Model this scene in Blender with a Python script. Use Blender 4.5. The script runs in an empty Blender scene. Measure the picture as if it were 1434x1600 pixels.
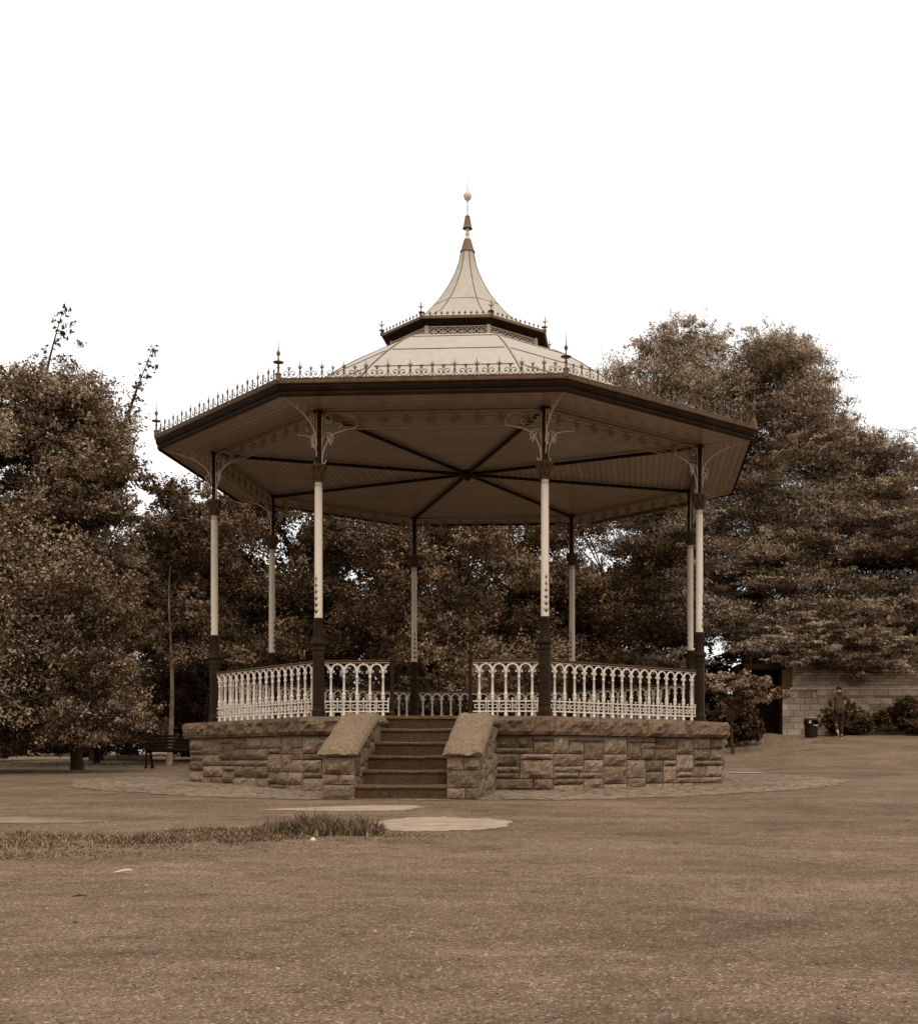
import bpy, math, random
import numpy as np
from mathutils import Vector, Matrix, noise
R_ = math.radians
PI = math.pi
S = 4.7                      # metres per column radius
EYE = 0.40
TH = -0.06
CAMX, CAMY = 1.744, -24.12
random.seed(7)
np.random.seed(7)
scene = bpy.context.scene
col = scene.collection

def Z(z): return EYE + S * z
def at(u, v, Y):             # survey helper: photo direction + distance -> world point
    return (CAMX + (u - 872) / 1960 * Y, CAMY + Y, EYE + (1192 - v) / 1960 * Y)

# ------------------------------------------------------------------ colours / materials
SEP = [(0, (1.7, .84, .36)), (.05, (1.56, .885, .44)), (.12, (1.395, .924, .585)), (.3, (1.25, .955, .70)), (.5, (1.17, .97, .77)), (1, (1, 1, 1))]
def sep(L, a=1.0):
    L = max(L, 0); k = [float(np.interp(L, [p[0] for p in SEP], [p[1][i] for p in SEP])) for i in range(3)]
    return (L * k[0], L * k[1], L * k[2], a)

class NT:
    def __init__(s, name):
        s.m = bpy.data.materials.new(name); s.m.use_nodes = True
        s.t = s.m.node_tree; s.t.nodes.clear()
        s.out = s.n('ShaderNodeOutputMaterial')
        s.b = s.n('ShaderNodeBsdfPrincipled'); s.l(s.b.outputs[0], s.out.inputs[0])
    def n(s, typ, **kw):
        nd = s.t.nodes.new(typ)
        for k, v in kw.items():
            if k in nd.inputs: nd.inputs[k].default_value = v
            else: setattr(nd, k, v)
        return nd
    def l(s, a, b): s.t.links.new(a, b)
    def coords(s, kind='Object', scale=(1, 1, 1)):
        tc = s.n('ShaderNodeTexCoord'); mp = s.n('ShaderNodeMapping')
        mp.inputs['Scale'].default_value = scale
        s.l(tc.outputs[kind], mp.inputs[0]); return mp.outputs[0]
    def noise(s, co, scale, detail=6, rough=.6, dist=0):
        nd = s.n('ShaderNodeTexNoise'); nd.inputs['Scale'].default_value = scale
        nd.inputs['Detail'].default_value = detail; nd.inputs['Roughness'].default_value = rough
        nd.inputs['Distortion'].default_value = dist
        s.l(co, nd.inputs['Vector']); return nd.outputs['Fac']
    def ramp(s, fac, stops):
        r = s.n('ShaderNodeValToRGB'); cr = r.color_ramp
        while len(cr.elements) < len(stops): cr.elements.new(.5)
        for e, (p, c) in zip(cr.elements, stops): e.position = p; e.color = c
        s.l(fac, r.inputs[0]); return r.outputs[0]
    def math(s, op, a, b=0.0, clamp=False):
        nd = s.n('ShaderNodeMath', operation=op); nd.use_clamp = clamp
        for i, x in enumerate((a, b)):
            if hasattr(x, 'is_output'): s.l(x, nd.inputs[i])
            else: nd.inputs[i].default_value = x
        return nd.outputs[0]
    def mix(s, fac, a, b, mode='MIX'):
        nd = s.n('ShaderNodeMix', data_type='RGBA', blend_type=mode)
        for i, x in ((0, fac), (6, a), (7, b)):
            if hasattr(x, 'is_output'): s.l(x, nd.inputs[i])
            else: nd.inputs[i].default_value = x
        return nd.outputs[2]
    def bump(s, h, strength=.5, dist=.01, prev=None):
        nd = s.n('ShaderNodeBump'); nd.inputs['Strength'].default_value = strength
        nd.inputs['Distance'].default_value = dist; s.l(h, nd.inputs['Height'])
        if prev is not None: s.l(prev, nd.inputs['Normal'])
        return nd.outputs[0]
    def attr(s, name='tone'):
        nd = s.n('ShaderNodeAttribute'); nd.attribute_name = name; return nd.outputs['Fac']
    def fin(s, color, rough=.8, normal=None, spec=.3):
        if hasattr(color, 'is_output'): s.l(color, s.b.inputs['Base Color'])
        else: s.b.inputs['Base Color'].default_value = color
        if hasattr(rough, 'is_output'): s.l(rough, s.b.inputs['Roughness'])
        else: s.b.inputs['Roughness'].default_value = rough
        s.b.inputs['Specular IOR Level'].default_value = spec
        s.b.inputs['Specular Tint'].default_value = (1.0, .74, .48, 1)
        if normal is not None: s.l(normal, s.b.inputs['Normal'])
        return s.m

def mat_basic(name, L0, L1, scale=3, rough=.6, bump=.15, spec=.3, fine=40, tone=False, streak=False):
    t = NT(name)
    co = t.coords('Object', (1, 1, .25) if streak else (1, 1, 1))
    a = t.noise(co, scale, 8, .65)
    c = t.ramp(a, [(.3, sep(L0)), (.72, sep(L1))])
    if tone:
        v = t.attr(); c = t.mix(1.0, c, t.ramp(v, [(0, (.45, .42, .38, 1)), (1, (1.35, 1.35, 1.35, 1))]), 'MULTIPLY')
    co2 = t.coords('Object'); f = t.noise(co2, fine, 4, .6)
    nrm = t.bump(f, bump, .01)
    return t.fin(c, rough, nrm, spec)

M = {}
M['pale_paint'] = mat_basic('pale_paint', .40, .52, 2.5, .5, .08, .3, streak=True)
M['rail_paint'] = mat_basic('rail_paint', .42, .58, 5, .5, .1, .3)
M['dark_paint'] = mat_basic('dark_paint', .005, .014, 4, .5, .12, .14)
M['brown_paint'] = mat_basic('brown_paint', .022, .055, 5, .5, .15, .2)
M['crest_paint'] = mat_basic('crest_paint', .05, .11, 8, .55, .15, .2)
M['bracket_paint'] = mat_basic('bracket_paint', .30, .42, 6, .5, .1, .3)
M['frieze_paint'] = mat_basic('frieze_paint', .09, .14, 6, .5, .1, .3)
M['fascia_paint'] = mat_basic('fascia_paint', .005, .013, 3, .65, .2, .04)
M['lip_paint'] = mat_basic('lip_paint', .10, .17, 5, .5, .2, .3)
M['seam'] = mat_basic('seam', .05, .09, 5, .6, .1)
M['cap_metal'] = mat_basic('cap_metal', .07, .14, 20, .55, .2, .2)
M['floor'] = mat_basic('floor_stone', .10, .17, 2, .8, .3)

def mat_roof():
    t = NT('roof_metal')
    co = t.coords('Object')
    a = t.noise(co, .9, 6, .55); b = t.noise(t.coords('Object', (6, 6, .8)), 1.2, 6, .6)
    c = t.ramp(a, [(.3, (.345, .295, .232, 1)), (.7, (.41, .355, .285, 1))])
    c = t.mix(.35, c, t.ramp(b, [(.35, (.30, .25, .195, 1)), (.65, (.43, .37, .30, 1))]))
    return t.fin(c, .55, t.bump(a, .2, .05), .3)
M['roof'] = mat_roof()

def mat_ceiling():
    t = NT('painted_ceiling_boards')
    uv = t.n('ShaderNodeUVMap'); sx = t.n('ShaderNodeSeparateXYZ'); t.l(uv.outputs[0], sx.inputs[0])
    f = t.math('FRACT', t.math('MULTIPLY', sx.outputs[0], 9.0))
    g = t.math('ABSOLUTE', t.math('SUBTRACT', f, .5))
    gr = t.math('GREATER_THAN', g, .44)
    fl = t.math('FLOOR', t.math('MULTIPLY', sx.outputs[0], 9.0))
    wn = t.n('ShaderNodeTexWhiteNoise', noise_dimensions='1D'); t.l(fl, wn.inputs['W'])
    c = t.ramp(wn.outputs['Value'], [(0, (.27, .225, .178, 1)), (1, (.39, .328, .26, 1))])
    n1 = t.noise(t.coords('Object'), 1.3, 6, .6)
    c = t.mix(.5, c, t.ramp(n1, [(.3, (.27, .226, .18, 1)), (.7, (.38, .32, .256, 1))]))
    c = t.mix(t.math('MULTIPLY', gr, .8), c, sep(.025))
    nr = t.bump(t.math('SMOOTH_MIN', g, .42), .35, .01)
    m = t.fin(c, .26, nr, .6)
    return m
M['ceiling'] = mat_ceiling()

def mat_stone(name, L0, L1, lichen=0.0, rough=.9):
    t = NT(name)
    co = t.coords('Object')
    a = t.noise(co, 3.2, 9, .7); b = t.noise(co, 24, 6, .7); d = t.noise(co, 90, 3, .6)
    c = t.ramp(a, [(.3, sep(L0)), (.7, sep(L1))])
    c = t.mix(.5, c, t.ramp(b, [(.36, sep(L0 * .4)), (.64, sep(L1 * 1.45))]))
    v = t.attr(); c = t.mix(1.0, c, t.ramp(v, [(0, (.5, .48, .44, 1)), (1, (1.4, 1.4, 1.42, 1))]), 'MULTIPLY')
    if lichen:
        vo = t.n('ShaderNodeTexVoronoi'); vo.inputs['Scale'].default_value = 9; t.l(co, vo.inputs['Vector'])
        k = t.math('LESS_THAN', t.math('ADD', vo.outputs['Distance'], t.math('MULTIPLY', b, .25)), .12 + lichen)
        c = t.mix(t.math('MULTIPLY', k, .6), c, sep(.5))
    nr = t.bump(b, .7, .02); nr = t.bump(d, .4, .006, nr)
    return t.fin(c, rough, nr, .2)
M['stone'] = mat_stone('rock_faced_stone', .075, .16)
M['coping'] = mat_stone('coping_stone', .055, .11)
M['wing_top'] = mat_stone('lichened_slab', .085, .14, .03)
M['step'] = mat_stone('step_stone', .042, .062)
M['tread'] = mat_stone('worn_tread_stone', .14, .2)
M['mortar'] = mat_basic('mortar', .035, .06, 5, .95, .4, .1)
M['far_stone'] = mat_stone('far_ashlar', .16, .28)
M['grit'] = mat_stone('loose_grit', .06, .3)
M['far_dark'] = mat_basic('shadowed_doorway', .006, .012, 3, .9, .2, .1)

def mat_asphalt():
    t = NT('old_asphalt')
    co = t.coords('Object')
    big = t.noise(co, .16, 6, .6, .8)
    med = t.noise(t.coords('Object', (.45, 1.3, 1)), 1.5, 9, .72, .5)
    fine = t.noise(co, 38, 8, .9)
    grit = t.n('ShaderNodeTexVoronoi'); grit.inputs['Scale'].default_value = 95; t.l(co, grit.inputs['Vector'])
    c = t.ramp(big, [(.34, sep(.085)), (.66, sep(.15))])
    c = t.mix(.62, c, t.ramp(med, [(.32, sep(.05)), (.5, sep(.105)), (.7, sep(.175))]))
    c = t.mix(.36, c, t.ramp(fine, [(.38, sep(.02)), (.5, sep(.11)), (.61, sep(.30))]))
    gcol = t.n('ShaderNodeSeparateColor'); t.l(grit.outputs['Color'], gcol.inputs[0])
    c = t.mix(t.math('MULTIPLY', t.math('GREATER_THAN', gcol.outputs[0], .94), .65), c, sep(.38))
    c = t.mix(t.math('MULTIPLY', t.math('LESS_THAN', gcol.outputs[1], .10), .75), c, sep(.015))
    # cracks: distorted large voronoi edges, broken up by noise
    wn = t.n('ShaderNodeTexNoise'); wn.inputs['Scale'].default_value = 1.2; wn.inputs['Detail'].default_value = 7
    t.l(co, wn.inputs['Vector'])
    vm = t.n('ShaderNodeVectorMath', operation='MULTIPLY_ADD'); t.l(wn.outputs['Color'], vm.inputs[0])
    vm.inputs[1].default_value = (1.4, 1.4, 0); t.l(co, vm.inputs[2])
    ve = t.n('ShaderNodeTexVoronoi', feature='DISTANCE_TO_EDGE'); ve.inputs['Scale'].default_value = .28
    t.l(vm.outputs[0], ve.inputs['Vector'])
    cr = t.math('LESS_THAN', ve.outputs['Distance'], .0028)
    brk = t.math('GREATER_THAN', t.noise(co, .5, 3, .5), .5)
    crk = t.math('MULTIPLY', cr, brk)
    c = t.mix(t.math('MULTIPLY', crk, .45), c, sep(.04))
    # worn, stained and dusty areas
    st = t.noise(t.coords('Object', (.45, .7, 1)), .8, 10, .74, .8)
    c = t.mix(1.0, c, t.ramp(st, [(.36, (.60, .565, .54, 1)), (.5, (.86, .83, .81, 1)), (.64, (1.12, 1.09, 1.08, 1))]), 'MULTIPLY')
    sp = t.noise(co, 5.5, 8, .85)
    c = t.mix(1.0, c, t.ramp(sp, [(.34, (.55, .52, .5, 1)), (.46, (1, 1, 1, 1)), (.64, (1.2, 1.2, 1.2, 1))]), 'MULTIPLY')
    # soil and dead grass washed over the broken surface
    sep_ = t.n('ShaderNodeSeparateXYZ'); t.l(co, sep_.inputs[0])
    mask = None
    for cx, cy, rx, ry in ((-3.9, CAMY + 11.2, 3.4, 1.25), (-.5, CAMY + 11.9, 1.5, .5), (-6.5, CAMY + 11.3, 2.6, 1.0)):
        X = t.math('DIVIDE', t.math('SUBTRACT', sep_.outputs[0], cx), rx); Y = t.math('DIVIDE', t.math('SUBTRACT', sep_.outputs[1], cy), ry)
        e = t.math('SUBTRACT', 1.0, t.math('SQRT', t.math('ADD', t.math('MULTIPLY', X, X), t.math('MULTIPLY', Y, Y))))
        mask = e if mask is None else t.math('MAXIMUM', mask, e)
    mask = t.math('ADD', mask, t.math('MULTIPLY', t.math('SUBTRACT', t.noise(co, 3.2, 8, .75), .5), 2.4))
    mk = t.ramp(mask, [(.05, (0, 0, 0, 1)), (.3, (1, 1, 1, 1))])
    sc_ = t.ramp(t.noise(co, 22, 6, .85), [(.35, sep(.03)), (.5, sep(.10)), (.64, sep(.24))])
    c = t.mix(t.math('MULTIPLY', mk, .85), c, sc_)
    h = t.math('SUBTRACT', fine, t.math('MULTIPLY', crk, 1.5))
    nr = t.bump(med, .3, .04); nr = t.bump(h, .7, .008, nr)
    return t.fin(c, .92, nr, .15)
M['asphalt'] = mat_asphalt()

def mat_cobble():
    t = NT('worn_setts')
    uv = t.n('ShaderNodeUVMap')
    wn = t.n('ShaderNodeTexNoise'); wn.inputs['Scale'].default_value = 4; t.l(uv.outputs[0], wn.inputs['Vector'])
    vm = t.n('ShaderNodeVectorMath', operation='MULTIPLY_ADD'); t.l(wn.outputs['Color'], vm.inputs[0])
    vm.inputs[1].default_value = (.09, .09, 0); t.l(uv.outputs[0], vm.inputs[2])
    vo = t.n('ShaderNodeTexVoronoi', feature='DISTANCE_TO_EDGE'); vo.inputs['Scale'].default_value = 5.5
    vo.inputs['Randomness'].default_value = .7
    t.l(vm.outputs[0], vo.inputs['Vector'])
    vc = t.n('ShaderNodeTexVoronoi'); vc.inputs['Scale'].default_value = 5.5; vc.inputs['Randomness'].default_value = .7
    t.l(vm.outputs[0], vc.inputs['Vector'])
    sc = t.n('ShaderNodeSeparateColor'); t.l(vc.outputs['Color'], sc.inputs[0])
    c = t.ramp(sc.outputs[0], [(0, sep(.14)), (1, sep(.28))])
    co = t.coords('Object'); f = t.noise(co, 30, 5, .7); b = t.noise(co, .8, 5, .6)
    c = t.mix(.45, c, t.ramp(f, [(.35, sep(.08)), (.65, sep(.28))]))
    c = t.mix(.5, c, t.ramp(b, [(.35, sep(.14)), (.65, sep(.21))]))
    e = t.ramp(vo.outputs['Distance'], [(0.0, (0, 0, 0, 1)), (.14, (1, 1, 1, 1))])
    keep = t.ramp(t.noise(co, .55, 4, .6), [(.4, (.5, .5, .5, 1)), (.6, (1, 1, 1, 1))])
    inv = t.n('ShaderNodeInvert'); t.l(e, inv.inputs[1])
    k = t.math('MULTIPLY', inv.outputs[0], keep)
    c = t.mix(k, c, sep(.03))
    nr = t.bump(e, .6, .02); nr = t.bump(f, .4, .008, nr)
    return t.fin(c, .9, nr, .2)
M['cobble'] = mat_cobble()

def mat_ground(name, La, Lb, sc=8):
    t = NT(name); co = t.coords('Object')
    a = t.noise(co, .5, 6, .6); b = t.noise(co, sc, 8, .8)
    c = t.mix(.6, t.ramp(a, [(.3, sep(La)), (.7, sep(Lb))]), t.ramp(b, [(.35, sep(La * .5)), (.65, sep(Lb * 1.3))]))
    return t.fin(c, .95, t.bump(b, 1, .05), .1)
M['worn'] = mat_basic('dusty_worn_concrete', .11, .2, 3, .9, .5, .1, fine=40)
M['lawn'] = mat_ground('mown_grass', .11, .17)
M['soil'] = mat_ground('grassy_soil', .08, .14, 14)
M['concrete'] = mat_basic('pale_concrete', .17, .30, 4, .9, .4, .15, fine=60)
M['bark'] = mat_basic('bark', .02, .05, 9, .95, .8, .1, fine=18)
M['pale_bark'] = mat_basic('pale_bark', .10, .26, 7, .9, .5, .1, fine=18)
M['twig'] = mat_basic('pale_twig', .35, .5, 9, .8, .4)

def mat_leaf(name, Lo, Hi, rough=.65, trans=.25, spec=.05):
    t = NT(name)
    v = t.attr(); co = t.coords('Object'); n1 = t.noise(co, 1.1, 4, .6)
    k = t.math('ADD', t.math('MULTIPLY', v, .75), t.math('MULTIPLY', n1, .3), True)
    c = t.ramp(k, [(.12, sep(Lo)), (.5, sep((Lo + Hi) * .27)), (.9, sep(Hi))])  # wide ramp paints foliage highlights and dark depth into the leaf colour
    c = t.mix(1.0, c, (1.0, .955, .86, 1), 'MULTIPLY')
    t.fin(c, rough, None, spec)
    if trans <= 0: return t.m
    tr = t.n('ShaderNodeBsdfTranslucent'); t.l(c, tr.inputs[0])
    mx = t.n('ShaderNodeMixShader'); mx.inputs[0].default_value = trans
    t.l(t.b.outputs[0], mx.inputs[1]); t.l(tr.outputs[0], mx.inputs[2]); t.l(mx.outputs[0], t.out.inputs[0])
    return t.m
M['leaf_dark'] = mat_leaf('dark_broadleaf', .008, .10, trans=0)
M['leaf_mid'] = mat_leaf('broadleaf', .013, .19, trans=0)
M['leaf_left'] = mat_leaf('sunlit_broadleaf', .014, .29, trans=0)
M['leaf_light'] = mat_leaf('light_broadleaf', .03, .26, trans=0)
M['leaf_con'] = mat_leaf('feathery_conifer', .015, .38, .75, .2, .05)
M['grass'] = mat_leaf('grass_blade', .03, .30, .7, .2, .2)

# ------------------------------------------------------------------ mesh builder
class MB:
    def __init__(s): s.v = []; s.f = []; s.t = []; s.uv = None
    def add(s, vs, fs, tone=.5):
        b = len(s.v); s.v.extend([tuple(p) for p in vs])
        for f in fs: s.f.append(tuple(i + b for i in f)); s.t.append(tone)
    def box(s, c, d, rot=0, tone=.5, bev=0):
        hx, hy, hz = d[0] / 2, d[1] / 2, d[2] / 2
        cr, sr = math.cos(rot), math.sin(rot)
        def T(x, y, z): return (c[0] + x * cr - y * sr, c[1] + x * sr + y * cr, c[2] + z)
        if bev <= 0:
            vs = [T(x, y, z) for x in (-hx, hx) for y in (-hy, hy) for z in (-hz, hz)]
            s.add(vs, [(0, 1, 3, 2), (4, 6, 7, 5), (0, 4, 5, 1), (2, 3, 7, 6), (0, 2, 6, 4), (1, 5, 7, 3)], tone)
        else:
            b = min(bev, hx * .8, hy * .8, hz * .8)
            vs = []
            for z, e in ((-hz, b), (-hz + b, 0), (hz - b, 0), (hz, b)):
                for x, y in ((-1, -1), (1, -1), (1, 1), (-1, 1)):
                    X, Y = hx - e, hy - e
                    # octagonal corner cut
                    if (x, y) in ((-1, -1), (1, 1)):
                        vs.append(T(x * X, y * (Y - b), z)); vs.append(T(x * (X - b), y * Y, z))
                    else:
                        vs.append(T(x * (X - b), y * Y, z)); vs.append(T(x * X, y * (Y - b), z))
            fs = []
            for r in range(3):
                for i in range(8): fs.append((r * 8 + i, r * 8 + (i + 1) % 8, r * 8 + 8 + (i + 1) % 8, r * 8 + 8 + i))
            fs.append(tuple(range(7, -1, -1))); fs.append(tuple(range(24, 32)))
            s.add(vs, fs, tone)
    def lathe(s, prof, n=16, c=(0, 0, 0), tone=.5, phase=0):
        vs = []
        for r, z in prof:
            for i in range(n):
                a = 2 * PI * (i + phase) / n; vs.append((c[0] + r * math.cos(a), c[1] + r * math.sin(a), c[2] + z))
        fs = []
        for j in range(len(prof) - 1):
            for i in range(n):
                fs.append((j * n + i, j * n + (i + 1) % n, (j + 1) * n + (i + 1) % n, (j + 1) * n + i))
        fs.append(tuple(range(n - 1, -1, -1))); fs.append(tuple(range((len(prof) - 1) * n, len(prof) * n)))
        s.add(vs, fs, tone)
    def tube(s, pts, r, n=5, tone=.5, closed=False):
        pts = [Vector(p) for p in pts]; m = len(pts)
        rs = r if isinstance(r, (list, tuple)) else [r] * m
        vs = []; up = Vector((0, 0, 1)); last = None
        for i, p in enumerate(pts):
            if closed: d = pts[(i + 1) % m] - pts[i - 1]
            else: d = pts[min(i + 1, m - 1)] - pts[max(i - 1, 0)]
            if d.length < 1e-9: d = Vector((0, 0, 1))
            d.normalize()
            if last is None:
                a = d.cross(up) if abs(d.z) < .95 else d.cross(Vector((0, 1, 0)))
            else: a = last - d * last.dot(d)
            if a.length < 1e-6: a = d.orthogonal()
            a.normalize(); last = a; b = d.cross(a)
            for k in range(n):
                t = 2 * PI * k / n; vs.append(p + (a * math.cos(t) + b * math.sin(t)) * rs[i])
        fs = []
        for j in range(m if closed else m - 1):
            j2 = (j + 1) % m
            for k in range(n): fs.append((j * n + k, j * n + (k + 1) % n, j2 * n + (k + 1) % n, j2 * n + k))
        if not closed: fs.append(tuple(range(n - 1, -1, -1))); fs.append(tuple(range((m - 1) * n, m * n)))
        s.add(vs, fs, tone)
    def ring(s, c, R, r, axis='y', n=16, m=4, tone=.5, a0=0, a1=2 * PI):
        full = abs(a1 - a0 - 2 * PI) < 1e-6
        pts = []
        for i in range(n + (0 if full else 1)):
            a = a0 + (a1 - a0) * i / n
            x, y = R * math.cos(a), R * math.sin(a)
            pts.append((c[0] + x, c[1], c[2] + y) if axis == 'y' else (c[0] + x, c[1] + y, c[2]))
        s.tube(pts, r, m, tone, full)
    def build(s, name, mat, parent=None, smooth=False, loc=None, rz=0):
        me = bpy.data.meshes.new(name); me.from_pydata(s.v, [], s.f); me.update()
        at_ = me.attributes.new('tone', 'FLOAT', 'FACE'); at_.data.foreach_set('value', s.t)
        if s.uv is not None:
            ul = me.uv_layers.new(name='UVMap')
            for p in me.polygons:
                for li in p.loop_indices: ul.data[li].uv = s.uv[me.loops[li].vertex_index]
        me.materials.append(mat)
        if smooth:
            for p in me.polygons: p.use_smooth = True
            try: me.set_sharp_from_angle(angle=R_(40))
            except Exception: pass
        o = bpy.data.objects.new(name, me); col.objects.link(o)
        if parent: o.parent = parent
        if loc: o.location = loc
        o.rotation_euler.z = rz
        return o

def empty(name, loc=(0, 0, 0), rz=0, label=None, cat=None, group=None):
    o = bpy.data.objects.new(name, None); col.objects.link(o); o.location = loc; o.rotation_euler.z = rz
    o.empty_display_size = .2
    if label: o['label'] = label
    if cat: o['category'] = cat
    if group: o['group'] = group
    return o
def dup(o, parent, loc=None, rz=None):
    c = o.copy(); col.objects.link(c); c.parent = parent
    if loc is not None: c.location = loc
    if rz is not None: c.rotation_euler.z = rz
    return c
def duptree(o, parent, loc=None, rz=None):
    c = dup(o, parent, loc, rz)
    for ch in list(o.children): duptree(ch, c)
    return c
def tag(o, label=None, cat=None, group=None, kind=None):
    if label: o['label'] = label
    if cat: o['category'] = cat
    if group: o['group'] = group
    if kind: o['kind'] = kind
    return o

# ------------------------------------------------------------------ terrain
YB = [-30, 0, 6, 12, 17.6, 22, 27, 33, 45, 60, 120, 600]
ZB = [-1.6, -.80, -.55, -.29, -.09, .05, .13, .27, .56, .85, 1.6, 2.0]
def sstep(a, b, x):
    t = np.clip((x - a) / (b - a), 0, 1); return t * t * (3 - 2 * t)
def g(x, Y):
    x = np.asarray(x, float); Y = np.asarray(Y, float)
    # smoothed piecewise profile
    b = (np.interp(Y - 1.5, YB, ZB) + np.interp(Y, YB, ZB) + np.interp(Y + 1.5, YB, ZB)) / 3
    e = .052 * np.clip(Y - 27, 0, 25) * sstep(2, 9.5, x)
    w = .012 * np.sin(x * .9 + Y * .5) * np.cos(Y * .8 - x * .3)
    return b + e + w
def gz(x, y): return float(g(x, y - CAMY))

def grid_obj(name, P, mat, uv=None):
    """P: (a,b,3) array"""
    a, b = P.shape[:2]
    me = bpy.data.meshes.new(name)
    idx = np.arange(a * b).reshape(a, b)
    q = np.stack([idx[:-1, :-1], idx[1:, :-1], idx[1:, 1:], idx[:-1, 1:]], -1).reshape(-1, 4)
    me.vertices.add(a * b); me.vertices.foreach_set('co', P.reshape(-1).astype(np.float32))
    me.loops.add(q.size); me.loops.foreach_set('vertex_index', q.reshape(-1).astype(np.int32))
    me.polygons.add(len(q)); me.polygons.foreach_set('loop_start', np.arange(0, q.size, 4, dtype=np.int32))
    me.polygons.foreach_set('loop_total', np.full(len(q), 4, np.int32))
    me.update(calc_edges=True)
    if uv is not None:
        ul = me.uv_layers.new(name='UVMap'); ul.data.foreach_set('uv', uv.reshape(-1, 2)[q.reshape(-1)].reshape(-1).astype(np.float32))
    me.polygons.foreach_set('use_smooth', np.ones(len(q), bool))
    me.materials.append(mat)
    o = bpy.data.objects.new(name, me); col.objects.link(o); o['kind'] = 'structure'
    return o
def sheet(name, xs, yn, yf, ny, dz, mat):
    xs = np.asarray(xs); t = np.linspace(0, 1, ny)
    X = np.repeat(xs[:, None], ny, 1); Y = yn(xs)[:, None] * (1 - t) + yf(xs)[:, None] * t
    Zz = g(X, Y) + dz
    return grid_obj(name, np.stack([X, Y + CAMY, Zz], -1), mat)

ax = np.concatenate([np.linspace(-400, -40, 30), np.linspace(-38, 38, 120), np.linspace(40, 400, 30)])
ay = np.concatenate([np.linspace(-60, -2, 20), np.linspace(0, 60, 120), np.linspace(62, 500, 50)])
GX, GY = np.meshgrid(ax, ay, indexing='ij')
grid_obj('ground', np.stack([GX, GY + CAMY, g(GX, GY) - .03], -1), M['lawn'])
def far_edge(x):
    return np.interp(x, [-40, -12, -6, 2, 6.2, 8.2, 10, 11.2, 13, 40], [31, 31.6, 32, 32.3, 33.0, 36, 40, 42.6, 43.2, 44]) + .15 * np.sin(x * 1.7)
sheet('asphalt_plaza', np.linspace(-40, 40, 400), lambda x: x * 0 - 8, far_edge, 160, .0, M['asphalt'])
# cobbled apron ring
na, nr = 240, 26
A = np.linspace(0, 2 * PI, na); RR = np.linspace(4.4, 7.12, nr)
AA, RG = np.meshgrid(A, RR, indexing='ij')
RG = RG + np.where(RG > 7.0, .05 * np.sin(AA * 23) + .04 * np.sin(AA * 51), 0)
CX, CY = RG * np.cos(AA), RG * np.sin(AA)
grid_obj('cobbled_apron', np.stack([CX, CY, g(CX, CY - CAMY) + .007], -1), M['cobble'], np.stack([AA * 6.2, RG], -1))
def blob_patch(name, cx, cy, rx, ry, rot, seed, dz, mat, taper=0, edge=.03):
    n, m = 160, 8
    P = np.zeros((n + 1, m, 3)); rnd = random.Random(seed); ph = [rnd.uniform(0, 6) for _ in range(5)]
    for i in range(n + 1):
        a = 2 * PI * i / n
        k = 1 + .05 * math.sin(3 * a + ph[0]) + .04 * math.sin(5 * a + ph[1]) + .02 * math.sin(11 * a + ph[2]) + .012 * math.sin(23 * a + ph[3]) + (edge * noise.noise(Vector((math.cos(a) * 9, math.sin(a) * 9, seed))) if edge else 0)
        for j in range(m):
            r = k * j / (m - 1); X = rx * r * math.cos(a); Y = ry * r * math.sin(a)
            if taper: Y *= (1 + taper * math.cos(a))
            x = cx + X * math.cos(rot) - Y * math.sin(rot); y = cy + X * math.sin(rot) + Y * math.cos(rot)
            P[i, j] = (x, y, gz(x, y) + dz)
    return grid_obj(name, P, mat)
blob_patch('concrete_patch', .50, CAMY + 13.25, .72, .85, 0, 1, .005, M['concrete'], 0, .1)
blob_patch('concrete_patch', -.85, CAMY + 15.35, .95, .42, .08, 2, .005, M['concrete'], .5, .12)
blob_patch('concrete_patch', -5.6, CAMY + 13.6, 2.3, .55, .03, 3, .004, M['worn'], .2, .2)
blob_patch('concrete_patch', 5.9, CAMY + 27.6, .4, .3, 0, 6, .02, M['concrete'])

def blades(name, regions, label, hmin, hmax, seed):
    rnd = np.random.RandomState(seed); V = []; T = []
    for cx, Yc, rx, ry, n, hs in regions:
        a = rnd.rand(n) * 2 * PI; r = np.sqrt(rnd.rand(n))
        x = cx + rx * r * np.cos(a) * 1; Y = Yc + ry * r * np.sin(a)
        h = (hmin + (hmax - hmin) * rnd.rand(n)) * hs * (1.15 - .6 * r)
        w = .004 + .005 * rnd.rand(n); th = rnd.rand(n) * 2 * PI
        lean = h * (.25 + .6 * rnd.rand(n)); ld = rnd.rand(n) * 2 * PI
        z = g(x, Y); y = Y + CAMY
        for t0, t1 in ((0, .5), (.5, 1)):
            l0, l1 = t0 ** 1.8, t1 ** 1.8
            w0, w1 = w * (1 - t0 * .5), w * (.5 if t1 < 1 else .08)
            p = []
            for t, l, ww, sg in ((t0, l0, w0, -1), (t0, l0, w0, 1), (t1, l1, w1, 1), (t1, l1, w1, -1)):
                p.append(np.stack([x + lean * l * np.cos(ld) + sg * ww * np.cos(th), y + lean * l * np.sin(ld) + sg * ww * np.sin(th), z + h * t], -1))
            V.append(np.stack(p, 1)); T.append(rnd.rand(n))
    o = quads_obj(name, np.concatenate(V), np.concatenate(T), M['grass'])
    o['kind'] = 'stuff'; o['label'] = label; o['category'] = 'grass'
    return o
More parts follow.
